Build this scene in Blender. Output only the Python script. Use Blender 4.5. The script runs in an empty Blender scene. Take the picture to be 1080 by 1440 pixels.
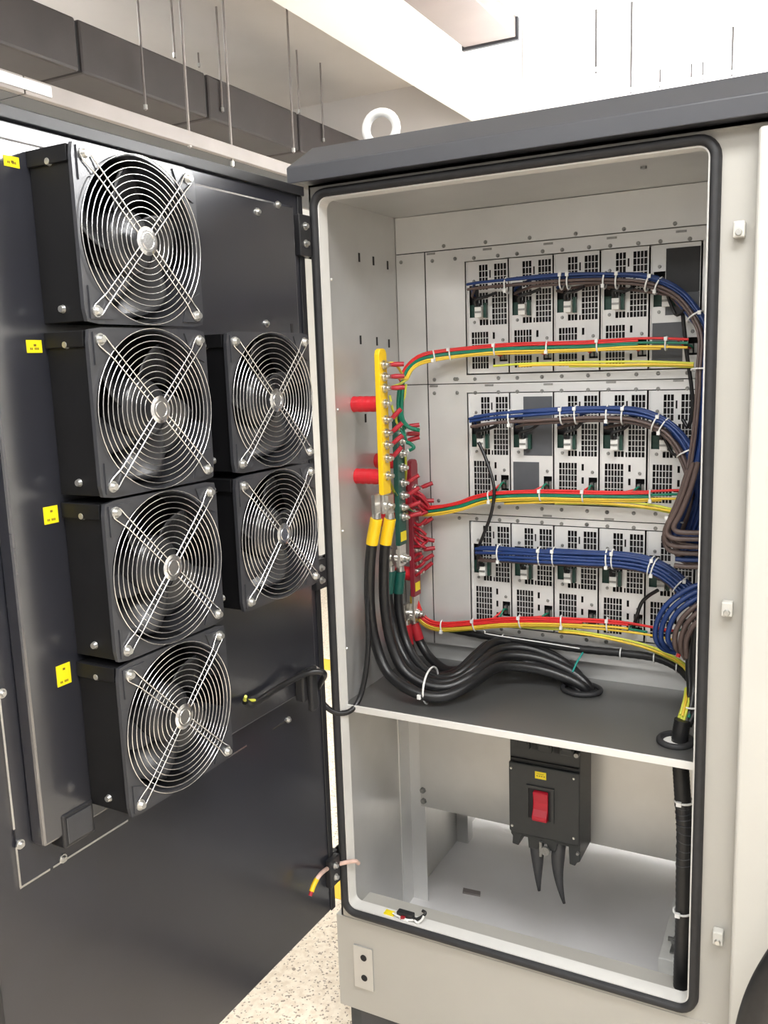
import bpy, math, random
from mathutils import Vector, Matrix
PI = math.pi
random.seed(7)
S = bpy.context.scene
COL = S.collection

# ---------------------------------------------------------------- camera
cd = bpy.data.cameras.new('camera')
cam = bpy.data.objects.new('camera', cd)
COL.objects.link(cam)
cam.location = (0.91464, -1.48779, 1.16721)
cam.rotation_euler = (1.404752, 0.034064, 0.477623)
cd.sensor_fit = 'VERTICAL'
cd.sensor_height = 36.0
cd.lens = 1238.37 / 1440.0 * 36.0
cd.clip_start = 0.02
cd.clip_end = 60
S.camera = cam

# ---------------------------------------------------------------- world, lamps, exposure
w = bpy.data.worlds.new('world')
S.world = w
w.use_nodes = True
w.node_tree.nodes['Background'].inputs[0].default_value = (1.0, 0.98, 0.95, 1)
w.node_tree.nodes['Background'].inputs[1].default_value = 0.3
S.view_settings.view_transform = 'Standard'
S.view_settings.look = 'None'
S.view_settings.gamma = 1.0
S.view_settings.use_curve_mapping = False
S.view_settings.exposure = 0.27
PANEL_W = 33.0       # watts of each ceiling panel lamp
TUBE_E = 110.0        # emission of the hanging tubes behind the cabinet


# ---------------------------------------------------------------- materials
def new_mat(name):
    m = bpy.data.materials.new(name)
    m.use_nodes = True
    return m, m.node_tree, m.node_tree.nodes['Principled BSDF']


def mat(name, col, rough=0.5, metal=0.0, noise=0.0, scale=40.0, bump=0.0, bscale=300.0, emit=None, es=0.0, spec=0.5, rvar=0.0, coat=0.0, cior=1.55, stretch=None):
    m, nt, b = new_mat(name)
    b.inputs['Base Color'].default_value = (*col, 1)
    b.inputs['Roughness'].default_value = rough
    b.inputs['Metallic'].default_value = metal
    b.inputs['Specular IOR Level'].default_value = spec
    if coat:
        b.inputs['Coat Weight'].default_value = coat
        b.inputs['Coat Roughness'].default_value = 0.2
        b.inputs['Coat IOR'].default_value = cior
    tc = nt.nodes.new('ShaderNodeTexCoord')
    if noise or rvar:
        src = tc.outputs['Object']
        if stretch:
            mp = nt.nodes.new('ShaderNodeMapping')
            mp.inputs['Scale'].default_value = stretch
            nt.links.new(src, mp.inputs[0])
            src = mp.outputs[0]
        n = nt.nodes.new('ShaderNodeTexNoise')
        n.inputs['Scale'].default_value = scale
        n.inputs['Detail'].default_value = 4
        nt.links.new(src, n.inputs['Vector'])
        if noise:
            r = nt.nodes.new('ShaderNodeValToRGB')
            r.color_ramp.elements[0].position = 0.3
            r.color_ramp.elements[1].position = 0.7
            r.color_ramp.elements[0].color = (*[c * (1 - noise) for c in col], 1)
            r.color_ramp.elements[1].color = (*[min(1, c * (1 + noise)) for c in col], 1)
            nt.links.new(n.outputs['Fac'], r.inputs['Fac'])
            nt.links.new(r.outputs['Color'], b.inputs['Base Color'])
        if rvar:
            mr = nt.nodes.new('ShaderNodeMapRange')
            mr.inputs['To Min'].default_value = max(0.02, rough - rvar)
            mr.inputs['To Max'].default_value = rough + rvar
            nt.links.new(n.outputs['Fac'], mr.inputs['Value'])
            nt.links.new(mr.outputs[0], b.inputs['Roughness'])
    if bump:
        n2 = nt.nodes.new('ShaderNodeTexNoise')
        n2.inputs['Scale'].default_value = bscale
        n2.inputs['Detail'].default_value = 3
        nt.links.new(tc.outputs['Object'], n2.inputs['Vector'])
        bp = nt.nodes.new('ShaderNodeBump')
        bp.inputs['Strength'].default_value = bump
        bp.inputs['Distance'].default_value = 0.002
        nt.links.new(n2.outputs['Fac'], bp.inputs['Height'])
        nt.links.new(bp.outputs[0], b.inputs['Normal'])
    if emit:
        b.inputs['Emission Color'].default_value = (*emit, 1)
        b.inputs['Emission Strength'].default_value = es
    return m


M = {}
M['ivory_lit'] = mat('ivory_powder_coat_lit', (0.56, 0.55, 0.51), 0.38, noise=0.02, scale=6, bump=0.05, bscale=700)  # same ivory as the frame, lightened so the colour carries the brighter light
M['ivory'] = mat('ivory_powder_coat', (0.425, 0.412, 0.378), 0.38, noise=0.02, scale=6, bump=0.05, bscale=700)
M['gasket'] = mat('black_rubber', (0.020, 0.020, 0.022), 0.6, noise=0.15, scale=60)
M['hood'] = mat('grey_hood_paint', (0.046, 0.048, 0.056), 0.42, noise=0.04, scale=8, bump=0.06, bscale=700)
M['plinth'] = mat('dark_plinth_paint', (0.035, 0.04, 0.045), 0.5, noise=0.1)
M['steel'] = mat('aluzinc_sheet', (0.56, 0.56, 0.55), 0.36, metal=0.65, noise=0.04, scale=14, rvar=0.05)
M['steel_back'] = mat('aluzinc_face', (0.70, 0.70, 0.69), 0.36, metal=0.4, noise=0.03, scale=14, rvar=0.05)
M['floor_sheet'] = mat('pale_floor_sheet', (0.70, 0.69, 0.69), 0.42, noise=0.03, scale=10)
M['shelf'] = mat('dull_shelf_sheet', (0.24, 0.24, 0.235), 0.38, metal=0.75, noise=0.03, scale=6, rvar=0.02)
M['edge_white'] = mat('white_edge', (0.70, 0.69, 0.66), 0.45, noise=0.02)
M['door'] = mat('black_door_paint', (0.018, 0.019, 0.026), 0.33, noise=0.08, scale=9, bump=0.05, bscale=800, rvar=0.04, coat=0.75, spec=0.4)
M['tray_paint'] = mat('glossier_black_paint', (0.018, 0.019, 0.026), 0.30, noise=0.08, scale=9, coat=1.0, cior=2.3)
M['black_metal'] = mat('black_metal', (0.017, 0.017, 0.019), 0.42, noise=0.1, scale=20)
M['fan_frame'] = mat('fan_frame_cast', (0.036, 0.037, 0.043), 0.36, coat=0.6, noise=0.08, scale=30, bump=0.08, bscale=500)
M['housing'] = mat('matt_black_housing', (0.006, 0.006, 0.007), 0.5, noise=0.1, scale=20, spec=0.25)
M['fan_blade'] = mat('fan_blade_plastic', (0.035, 0.035, 0.038), 0.25, noise=0.08)
M['chrome'] = mat('bright_wire', (0.78, 0.78, 0.78), 0.2, metal=1.0, noise=0.03)
M['screw'] = mat('zinc_screw', (0.62, 0.62, 0.60), 0.3, metal=0.9, noise=0.1, scale=300)
M['screw_dull'] = mat('dull_screw', (0.30, 0.30, 0.29), 0.4, metal=0.7, noise=0.15, scale=300)
M['dark'] = mat('dark_cavity', (0.012, 0.012, 0.013), 0.7, noise=0.1)
M['grille'] = mat('grille_sheet', (0.72, 0.72, 0.71), 0.4, metal=0.3, noise=0.04)
M['face'] = mat('module_face_sheet', (0.72, 0.72, 0.71), 0.38, metal=0.25, noise=0.03, scale=20)
M['film'] = mat('grey_blank_film', (0.085, 0.09, 0.10), 0.4, noise=0.05)
M['film_black'] = mat('black_blank_film', (0.012, 0.012, 0.014), 0.5, noise=0.05)
M['pcb'] = mat('green_circuit_board', (0.012, 0.055, 0.04), 0.45, noise=0.2, scale=120)
M['plug'] = mat('white_plug_plastic', (0.75, 0.75, 0.72), 0.4, noise=0.04)
M['tie'] = mat('nylon_tie', (0.78, 0.78, 0.76), 0.35, noise=0.03)
M['blue'] = mat('blue_wire', (0.010, 0.036, 0.15), 0.42, noise=0.08)
M['brown'] = mat('brown_wire', (0.105, 0.072, 0.064), 0.45, noise=0.08)
M['red'] = mat('red_wire', (0.62, 0.022, 0.022), 0.4, noise=0.08)
M['green'] = mat('green_wire', (0.005, 0.17, 0.10), 0.4, noise=0.08)
M['yellow'] = mat('yellow_wire', (0.78, 0.53, 0.05), 0.4, noise=0.05)
M['lime'] = mat('yellow_green_wire', (0.60, 0.63, 0.07), 0.4, noise=0.05)
M['blackcable'] = mat('black_cable_jacket', (0.010, 0.010, 0.011), 0.36, noise=0.15, scale=60)
M['conduit'] = mat('black_wrap', (0.012, 0.012, 0.013), 0.42, noise=0.2, scale=80)
M['busyellow'] = mat('yellow_bar_sleeve', (0.86, 0.56, 0.01), 0.35, noise=0.03)
M['busgreen'] = mat('green_bar_sleeve', (0.010, 0.075, 0.055), 0.4, noise=0.05)
M['busred'] = mat('red_bar_sleeve', (0.24, 0.016, 0.03), 0.4, noise=0.05)
M['tin'] = mat('tinned_copper', (0.66, 0.65, 0.62), 0.28, metal=0.95, noise=0.08, scale=90)
M['insul'] = mat('red_insulator', (0.60, 0.014, 0.025), 0.38, noise=0.06)
M['crimp'] = mat('red_crimp_sleeve', (0.36, 0.012, 0.024), 0.35, noise=0.06)
M['sleevegreen'] = mat('green_shrink', (0.006, 0.09, 0.07), 0.45, noise=0.06)
M['sleevered'] = mat('red_shrink', (0.45, 0.02, 0.03), 0.42, noise=0.06)
M['breaker'] = mat('breaker_plastic', (0.028, 0.031, 0.032), 0.45, noise=0.06, scale=60, bump=0.1, bscale=900)
M['barrier'] = mat('grey_barrier_sheet', (0.055, 0.055, 0.058), 0.45, noise=0.06)
M['toggle'] = mat('red_toggle', (0.50, 0.010, 0.030), 0.35, noise=0.03)
M['sticker'] = mat('yellow_sticker', (0.88, 0.70, 0.01), 0.45, noise=0.03)
M['ink'] = mat('sticker_ink', (0.16, 0.10, 0.01), 0.6, noise=0.05)
M['duct'] = mat('dark_duct_wrap', (0.066, 0.056, 0.054), 0.55, noise=0.12, scale=5, bump=0.3, bscale=8)
M['tray'] = mat('galvanised_tray', (0.26, 0.235, 0.225), 0.5, metal=0.2, noise=0.10, scale=4)
M['rod_dark'] = mat('dark_hanger_rod', (0.05, 0.045, 0.045), 0.6, noise=0.1)
M['duct_end'] = mat('pinkish_grey_duct', (0.24, 0.20, 0.19), 0.5, noise=0.08, scale=4)
M['rod'] = mat('hanger_rod', (0.28, 0.25, 0.235), 0.5, metal=0.3, noise=0.1)
M['wall'] = mat('white_wall_paint', (0.82, 0.81, 0.78), 0.7, noise=0.02, scale=3)
M['ceil_beige'] = mat('grey_beige_ceiling', (0.60, 0.56, 0.53), 0.8, noise=0.06, scale=1.5)
M['ceil_white'] = mat('white_soffit_paint', (0.86, 0.85, 0.83), 0.7, noise=0.01, scale=2)
M['wall_grey'] = mat('grey_wall_paint', (0.36, 0.355, 0.35), 0.7, noise=0.02, scale=3)
M['tape'] = mat('yellow_floor_tape', (0.82, 0.50, 0.03), 0.5, noise=0.05)
M['teal'] = mat('teal_pipe', (0.06, 0.36, 0.36), 0.5, noise=0.05)
M['lamp'] = mat('lamp_diffuser', (0.9, 0.9, 0.9), 0.5, emit=(0.98, 0.99, 1.0), es=TUBE_E)
M['panel_lamp'] = mat('panel_lamp_diffuser', (0.9, 0.9, 0.9), 0.5, emit=(1.0, 0.985, 0.95), es=4.0)
M['clear'] = mat('clear_pinkish_tube', (0.72, 0.50, 0.42), 0.3, noise=0.1, scale=60)
M['teal_cable'] = mat('teal_tie', (0.02, 0.30, 0.26), 0.4, noise=0.05)


def terrazzo():
    m, nt, b = new_mat('cream_terrazzo')
    tc = nt.nodes.new('ShaderNodeTexCoord')
    v = nt.nodes.new('ShaderNodeTexVoronoi')
    v.inputs['Scale'].default_value = 230
    n = nt.nodes.new('ShaderNodeTexNoise')
    n.inputs['Scale'].default_value = 60
    n.inputs['Detail'].default_value = 6
    nt.links.new(tc.outputs['Object'], v.inputs['Vector'])
    nt.links.new(tc.outputs['Object'], n.inputs['Vector'])
    r = nt.nodes.new('ShaderNodeValToRGB')
    e = r.color_ramp.elements
    e[0].position = 0.0
    e[0].color = (0.74, 0.66, 0.55, 1)
    e[1].position = 1.0
    e[1].color = (0.80, 0.72, 0.60, 1)
    a = e.new(0.08); a.color = (0.30, 0.25, 0.20, 1)
    a2 = e.new(0.11); a2.color = (0.76, 0.68, 0.56, 1)
    sp = nt.nodes.new('ShaderNodeSeparateColor')
    nt.links.new(v.outputs['Color'], sp.inputs[0])
    e[0].color = (0.33, 0.28, 0.23, 1)
    nt.links.new(sp.outputs[0], r.inputs['Fac'])
    r2 = nt.nodes.new('ShaderNodeValToRGB')
    r2.color_ramp.elements[0].position = 0.35
    r2.color_ramp.elements[0].color = (0.86, 0.82, 0.78, 1)
    r2.color_ramp.elements[1].position = 0.6
    r2.color_ramp.elements[1].color = (1, 1, 1, 1)
    nt.links.new(n.outputs['Fac'], r2.inputs['Fac'])
    mx = nt.nodes.new('ShaderNodeMix')
    mx.data_type = 'RGBA'
    mx.blend_type = 'MULTIPLY'
    mx.inputs['Factor'].default_value = 1
    nt.links.new(r.outputs[0], mx.inputs['A'])
    nt.links.new(r2.outputs[0], mx.inputs['B'])
    nt.links.new(mx.outputs['Result'], b.inputs['Base Color'])
    b.inputs['Roughness'].default_value = 0.35
    return m


M['floor'] = terrazzo()

# ---------------------------------------------------------------- mesh helpers


class MB:
    """collects shapes of one mesh object"""
    def __init__(self):
        self.v, self.f, self.sm = [], [], []

    def add(self, vs, fs, smooth=False):
        o = len(self.v)
        self.v += [tuple(p) for p in vs]
        self.f += [tuple(i + o for i in f) for f in fs]
        self.sm += [smooth] * len(fs)
        return self

    def box(self, x0, x1, y0, y1, z0, z1):
        vs = [(x, y, z) for z in (z0, z1) for y in (y0, y1) for x in (x0, x1)]
        fs = [(0, 2, 3, 1), (4, 5, 7, 6), (0, 1, 5, 4), (2, 6, 7, 3), (0, 4, 6, 2), (1, 3, 7, 5)]
        return self.add(vs, fs)

    def prism(self, pts, axis, a0, a1):
        """polygon pts (2-D) extruded along axis"""
        def P(q, t):
            if axis == 'x': return (t, q[0], q[1])
            if axis == 'y': return (q[0], t, q[1])
            return (q[0], q[1], t)
        n = len(pts)
        vs = [P(q, a0) for q in pts] + [P(q, a1) for q in pts]
        fs = [tuple(range(n))[::-1], tuple(range(n, 2 * n))]
        fs += [(i, (i + 1) % n, n + (i + 1) % n, n + i) for i in range(n)]
        return self.add(vs, fs)

    def cyl(self, p0, p1, r0, r1=None, n=12, cap=True):
        r1 = r0 if r1 is None else r1
        p0, p1 = Vector(p0), Vector(p1)
        t = (p1 - p0).normalized()
        a = t.orthogonal().normalized()
        b = t.cross(a)
        vs = []
        for p, r in ((p0, r0), (p1, r1)):
            for i in range(n):
                th = 2 * PI * i / n
                vs.append(p + a * (r * math.cos(th)) + b * (r * math.sin(th)))
        fs = [(i, (i + 1) % n, n + (i + 1) % n, n + i) for i in range(n)]
        self.add(vs, fs, True)
        if cap:
            self.add(vs[:n], [tuple(range(n))[::-1]])
            self.add(vs[n:], [tuple(range(n))])
        return self

    def tube(self, pts, r, n=8, closed=False, cap=True):
        pts = [Vector(p) for p in pts]
        N_ = len(pts)
        rr_ = r if isinstance(r, (list, tuple)) else [r] * N_
        rings = []
        prev = None
        for i, p in enumerate(pts):
            if closed:
                t = (pts[(i + 1) % N_] - pts[i - 1])
            else:
                t = pts[min(i + 1, N_ - 1)] - pts[max(i - 1, 0)]
            if t.length < 1e-9: t = Vector((0, 0, 1))
            t.normalize()
            if prev is None:
                a = t.orthogonal().normalized()
            else:
                a = prev - t * prev.dot(t)
                if a.length < 1e-6: a = t.orthogonal()
                a.normalize()
            prev = a
            b = t.cross(a)
            rings.append([p + a * (rr_[i] * math.cos(2 * PI * k / n)) + b * (rr_[i] * math.sin(2 * PI * k / n)) for k in range(n)])
        vs = [q for rg in rings for q in rg]
        fs = []
        m_ = N_ if closed else N_ - 1
        for i in range(m_):
            j = (i + 1) % N_
            for k in range(n):
                k2 = (k + 1) % n
                fs.append((i * n + k, i * n + k2, j * n + k2, j * n + k))
        self.add(vs, fs, True)
        if cap and not closed:
            self.add(rings[0], [tuple(range(n))[::-1]])
            self.add(rings[-1], [tuple(range(n))])
        return self

    def loft(self, loops, closed=True, smooth=False):
        n = len(loops[0])
        vs = [p for l in loops for p in l]
        fs = []
        for i in range(len(loops) - 1):
            for k in range(n if closed else n - 1):
                k2 = (k + 1) % n
                fs.append((i * n + k, i * n + k2, (i + 1) * n + k2, (i + 1) * n + k))
        return self.add(vs, fs, smooth)

    def plate_holes(self, W, H, holes, y0, y1):
        """plate 0..W x 0..H (x right, z down from 0) with rectangular holes, thickness y0..y1"""
        xs = sorted({0.0, W} | {h[0] for h in holes} | {h[1] for h in holes})
        zs = sorted({0.0, H} | {h[2] for h in holes} | {h[3] for h in holes})
        def hole(i, j):
            if i < 0 or j < 0 or i >= len(xs) - 1 or j >= len(zs) - 1: return True
            cx, cz = (xs[i] + xs[i + 1]) / 2, (zs[j] + zs[j + 1]) / 2
            return any(h[0] < cx < h[1] and h[2] < cz < h[3] for h in holes)
        for i in range(len(xs) - 1):
            for j in range(len(zs) - 1):
                if hole(i, j): continue
                a, b, c, d = xs[i], xs[i + 1], -zs[j], -zs[j + 1]
                self.add([(a, y0, c), (b, y0, c), (b, y0, d), (a, y0, d)], [(3, 2, 1, 0)])
                self.add([(a, y1, c), (b, y1, c), (b, y1, d), (a, y1, d)], [(0, 1, 2, 3)])
                if hole(i - 1, j): self.add([(a, y0, c), (a, y0, d), (a, y1, d), (a, y1, c)], [(0, 1, 2, 3)])
                if hole(i + 1, j): self.add([(b, y0, c), (b, y0, d), (b, y1, d), (b, y1, c)], [(3, 2, 1, 0)])
                if hole(i, j - 1): self.add([(a, y0, c), (b, y0, c), (b, y1, c), (a, y1, c)], [(3, 2, 1, 0)])
                if hole(i, j + 1): self.add([(a, y0, d), (b, y0, d), (b, y1, d), (a, y1, d)], [(0, 1, 2, 3)])
        return self

    def mesh(self, name, m):
        me = bpy.data.meshes.new(name)
        me.from_pydata(self.v, [], self.f)
        me.polygons.foreach_set('use_smooth', self.sm)
        me.materials.append(m)
        me.update()
        return me


def link(name, me, parent=None, loc=None):
    o = bpy.data.objects.new(name, me)
    COL.objects.link(o)
    if loc is not None: o.location = loc
    if parent is not None:
        o.parent = parent
        if parent.get('_w'):
            par = parent
            mw = Matrix.Identity(4)
            chain = []
            while par is not None:
                chain.append(par)
                par = par.parent
            for q in reversed(chain):
                mw = mw @ q.matrix_parent_inverse @ q.matrix_basis
            o.matrix_parent_inverse = mw.inverted()
            o['_w'] = 1
    return o


def obj(name, mb, m, parent=None, bevel=0.0, seg=2, label=None):
    """one mesh object; under a world-built thing its vertices are world coordinates"""
    o = link(name, mb.mesh(name, m), parent)
    if bevel:
        md = o.modifiers.new('bevel', 'BEVEL')
        md.width = bevel
        md.segments = seg
        md.limit_method = 'ANGLE'
    if label: o['label'] = label
    return o


def thing(name, label, cat, loc=(0, 0, 0), rotz=0.0, group=None, local=False):
    o = bpy.data.objects.new(name, None)
    COL.objects.link(o)
    o.empty_display_size = 0.05
    o.location = loc
    o.rotation_euler = (0, 0, rotz)
    o['label'] = label
    o['category'] = cat
    if group: o['group'] = group
    if not local: o['_w'] = 1
    return o


def single(name, mb, m, label, cat, group=None, bevel=0.0):
    """a thing that is one mesh; origin moved to its base"""
    xs, ys, zs = zip(*mb.v)
    c = Vector(((min(xs) + max(xs)) / 2, (min(ys) + max(ys)) / 2, min(zs)))
    mb.v = [tuple(Vector(p) - c) for p in mb.v]
    o = link(name, mb.mesh(name, m), None, c)
    o['label'] = label
    o['category'] = cat
    o['_w'] = 1
    if group: o['group'] = group
    if bevel:
        md = o.modifiers.new('bevel', 'BEVEL')
        md.width = bevel
        md.segments = 2
        md.limit_method = 'ANGLE'
    return o


def struct(name, mb, m, parent=None):
    o = obj(name, mb, m, parent)
    if parent is None:
        o['kind'] = 'structure'
        o['_w'] = 1
    return o


def spline(pts, sub=6):
    P = [Vector(p) for p in pts]
    if len(P) < 3: sub = max(sub, 2)
    out = []
    for i in range(len(P) - 1):
        p0 = P[i - 1] if i > 0 else P[i] * 2 - P[i + 1]
        p1, p2 = P[i], P[i + 1]
        p3 = P[i + 2] if i + 2 < len(P) else P[i + 1] * 2 - P[i]
        for k in range(sub):
            t = k / sub
            out.append(0.5 * ((2 * p1) + (p2 - p0) * t + (2 * p0 - 5 * p1 + 4 * p2 - p3) * t * t + (3 * p1 - p0 - 3 * p2 + p3) * t ** 3))
    out.append(P[-1])
    return out


def rr(x0, x1, z0, z1, r, y, k=6):
    out = []
    for cx, cz, a0 in ((x1 - r, z1 - r, 0), (x0 + r, z1 - r, 90), (x0 + r, z0 + r, 180), (x1 - r, z0 + r, 270)):
        for i in range(k + 1):
            th = math.radians(a0 + 90 * i / k)
            out.append((cx + r * math.cos(th), y, cz + r * math.sin(th)))
    return out


def screw_mesh(name, r, h, m, axis):
    """pan head with a washer and a cross recess; axis = outward direction"""
    b = MB()
    ax = Vector(axis)
    b.cyl(ax * 0, ax * (h * 0.35), r, r, 12)
    b.cyl(ax * (h * 0.35), ax * h, r * 0.72, r * 0.5, 10)
    return b.mesh(name, m)


# ================================================================ the room
FZ = -0.33
b = MB().box(-3.3, 4.1, -4.1, 4.1, FZ - 0.1, FZ)
struct('floor', b, M['floor'])
b = MB().box(-3.3, 4.1, -4.1, 4.1, 2.85, 2.95)
struct('ceiling', b, M['ceil_beige'])
for nm, bx in (('wall_left', (-3.3, -3.2, -4.1, 4.1)), ('wall_right', (4.0, 4.1, -4.1, 4.1)), ('wall_back', (-3.2, 4.0, 4.0, 4.1)), ('wall_front', (-3.2, 4.0, -4.1, -4.0))):
    struct(nm, MB().box(*bx, FZ, 2.85), M['wall_grey' if nm in ('wall_right', 'wall_front') else 'wall'])
struct('trim_1', MB().box(-1.02, 3.9, -3.9, 3.9, 2.5, 2.56), M['ceil_white'])   # white lit soffit under the slab
b = MB().box(-3.2, -1.1, 3.75, 3.99, 2.42, 2.85)
struct('trim_2', b, M['ceil_beige'])                                          # cross beam at the far wall
struct('baseboard_left', MB().box(-3.199, -3.18, -4.0, 4.0, FZ, FZ + 0.1), M['hood'])

t = single('floor_tape', MB().box(-3.1, -0.10, 0.465, 0.62, FZ, FZ + 0.0015), M['tape'], 'wide yellow floor tape stripe nearest the cabinet, seen low in the door gap', 'tape', 'yellow floor tape stripes')
t = single('floor_tape', MB().box(-3.1, -0.10, 2.10, 2.24, FZ, FZ + 0.0015), M['tape'], 'yellow floor tape stripe further back, seen higher up in the door gap', 'tape', 'yellow floor tape stripes')

# dark wrapped duct along the ceiling
dt = thing('ventilation_duct', 'long dark wrapped air duct hanging below the beige ceiling', 'duct', (-2.0, 0, 2.32))
y = 0.0
for s0, s1 in ((-3.0, 0.30), (0.30, 1.26), (1.26, 2.05), (2.05, 2.84), (2.84, 3.7)):
    obj('duct_section', MB().box(-2.2, -1.8, s0 + 0.006, s1 - 0.006, 2.335, 2.535), M['duct'], dt, bevel=0.012)
for s1 in (0.30, 1.26, 2.05, 2.84):
    obj('duct_joint', MB().box(-2.19, -1.81, s1 - 0.008, s1 + 0.008, 2.345, 2.525), M['dark'], dt)
# cable tray below it
ct = thing('cable_tray', 'pale galvanised cable tray hung below the dark duct', 'cable tray', (-1.45, 0, 2.0))
for s0, s1 in ((-3.0, 0.52), (0.52, 3.4)):
    obj('tray_side', MB().box(-1.325, -1.30, s0 + 0.002, s1 - 0.002, 2.0, 2.052), M['tray'], ct, bevel=0.003)
    obj('tray_side', MB().box(-1.70, -1.675, s0 + 0.002, s1 - 0.002, 2.0, 2.052), M['tray'], ct, bevel=0.003)
    obj('tray_bottom', MB().box(-1.675, -1.325, s0 + 0.002, s1 - 0.002, 2.0, 2.006), M['hood'], ct)
obj('tray_plate', MB().box(-1.2995, -1.296, 0.42, 0.62, 2.012, 2.044), M['steel'], ct)
# second, lower tray edge behind the door top
ct2 = thing('cable_tray', 'dim grey cable tray behind the top edge of the open door', 'cable tray', (-2.6, 0, 2.0))
obj('tray_side', MB().box(-2.42, -2.40, -3.0, 3.6, 2.10, 2.2), M['tray'], ct2, bevel=0.003)
obj('tray_side', MB().box(-2.80, -2.78, -3.0, 3.6, 2.10, 2.2), M['tray'], ct2, bevel=0.003)
obj('tray_bottom', MB().box(-2.78, -2.42, -3.0, 3.6, 2.10, 2.106), M['tray'], ct2)
single('wall_pipe', MB().cyl((-3.15, -3.5, 1.92), (-3.15, 3.7, 1.92), 0.035, n=14), M['teal'], 'teal pipe along the far left wall, glimpsed beside the cabinet corner', 'pipe')

# threaded hanger rods
rods = [  # top pixel ray met the ceiling; x, y, top z, bottom z
[(-1.75, 1.5602, 2.85, 2.255), (-1.75, 1.7728, 2.85, 2.516), (-1.31, 1.2855, 2.85, 1.993), (-2.25, 2.5804, 2.85, 2.7753), (-1.79, 2.1467, 2.85, 2.3821), (-1.31, 1.5457, 2.85, 1.9689), (-1.5, 2.3044, 2.85, 2.1882), (-1.79, 2.8363, 2.85, 2.527), (-1.79, 3.0809, 2.85, 2.4277)],
[(-0.3442, 2.2, 2.5, 2.4947), (-0.0128, 2.2, 2.5, 2.2677), (0.1233, 2.2, 2.5, 2.1696), (0.0665, 3.1, 2.5, 2.4208), (0.2086, 3.1, 2.5, 2.4194), (0.2592, 3.1, 2.5, 2.4203), (0.4324, 2.7, 2.5, 2.3084)],
]
near_what = ['over the left of the door', 'left of a pair over the door', 'reaching down to the pale tray, nearer one', 'short one behind the duct', 'against the duct side, over the middle fan columns',
             'reaching down to the pale tray, further one', 'over the hinge side of the door', 'short one beside the duct near the cabinet', 'closest to the left corner of the cabinet roof',
             'next to the dark ceiling duct end', 'above the glowing lamp', 'right of the glowing lamp', 'first of a trio over the roof right half', 'second of a trio over the roof right half', 'third of a trio over the roof right half', 'furthest right over the roof']
k = 0
for lst in rods:
    for (x, y, zt, zb) in lst:
        r = 0.005 if k < 9 else 0.0045
        t = thing('hanger_rod', 'thin threaded ceiling rod ' + near_what[k], 'rod', (x, y, zb), group='ceiling hanger rods')
        obj('rod', MB().cyl((x, y, zb), (x, y, zt), r, n=8), M['rod'] if k < 9 else M['rod_dark'], t)
        obj('nut', MB().cyl((x, y, zb + 0.004), (x, y, zb + 0.022), r * 1.7, n=6), M['screw'], t)
        k += 1
# end of a ceiling duct seen at the top
''
t = thing('duct_end', 'pinkish grey box duct end hanging from the white ceiling at the top', 'duct', (-0.42, 1.9, 2.4))
obj('duct_body', MB().box(-0.52, -0.30, 1.0, 2.08, 2.42, 2.495), M['duct_end'], t, bevel=0.004)
obj('duct_flange', MB().box(-0.53, -0.29, 2.08, 2.10, 2.41, 2.495), M['hood'], t, bevel=0.003)

# hanging tube lamps behind the cabinet roof and panel lamps over the operator
def tube_lamp(x, y, z, L, label, es=TUBE_E):
    lm_ = M['lamp'] if es == TUBE_E else mat('lamp_diffuser_dim', (0.9, 0.9, 0.9), 0.5, emit=(0.98, 0.99, 1.0), es=es)
    t = thing('tube_lamp', label, 'lamp', (x, y, z), group='hanging tube lamps')
    obj('reflector', MB().prism([(-0.06, 0.0), (-0.03, 0.03), (0.03, 0.03), (0.06, 0.0), (0.055, 0.0), (0.028, 0.026), (-0.028, 0.026), (-0.055, 0.0)], 'x', x - L / 2, x + L / 2) if False else MB().box(x - L / 2, x + L / 2, y - 0.03, y + 0.03, z - 0.045, z - 0.02), M['edge_white'], t, bevel=0.003)
    obj('tube', MB().cyl((x - L / 2 + 0.03, y, z), (x + L / 2 - 0.03, y, z), 0.018, n=12), lm_, t)
    for s in (-1, 1):
        obj('end_cap', MB().box(x + s * (L / 2 - 0.015) - 0.015, x + s * (L / 2 - 0.015) + 0.015, y - 0.022, y + 0.022, z - 0.02, z + 0.022), M['plug'], t, bevel=0.003)
        obj('suspension_wire', MB().cyl((x + s * L * 0.4, y, z - 0.02), (x + s * L * 0.4, y, 2.5), 0.002, n=6), M['rod'], t)
    return t
tube_lamp(0.2, 2.1, 2.03, 1.2, 'hanging tube lamp hidden behind the cabinet roof, left one')
tube_lamp(1.7, 2.1, 2.03, 1.2, 'hanging tube lamp hidden behind the cabinet roof, middle one')
tube_lamp(3.0, 2.1, 2.03, 1.2, 'hanging tube lamp hidden behind the cabinet roof, right one')
tube_lamp(0.1, 3.3, 2.25, 1.2, 'hanging tube lamp furthest back in the room')
tube_lamp(-0.6, -1.5, 2.36, 1.2, 'added dimmer tube lamp above the open door, unseen at the upper left', 45.0)  # extra lamp added out of view to light the slab and duct sides

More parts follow.
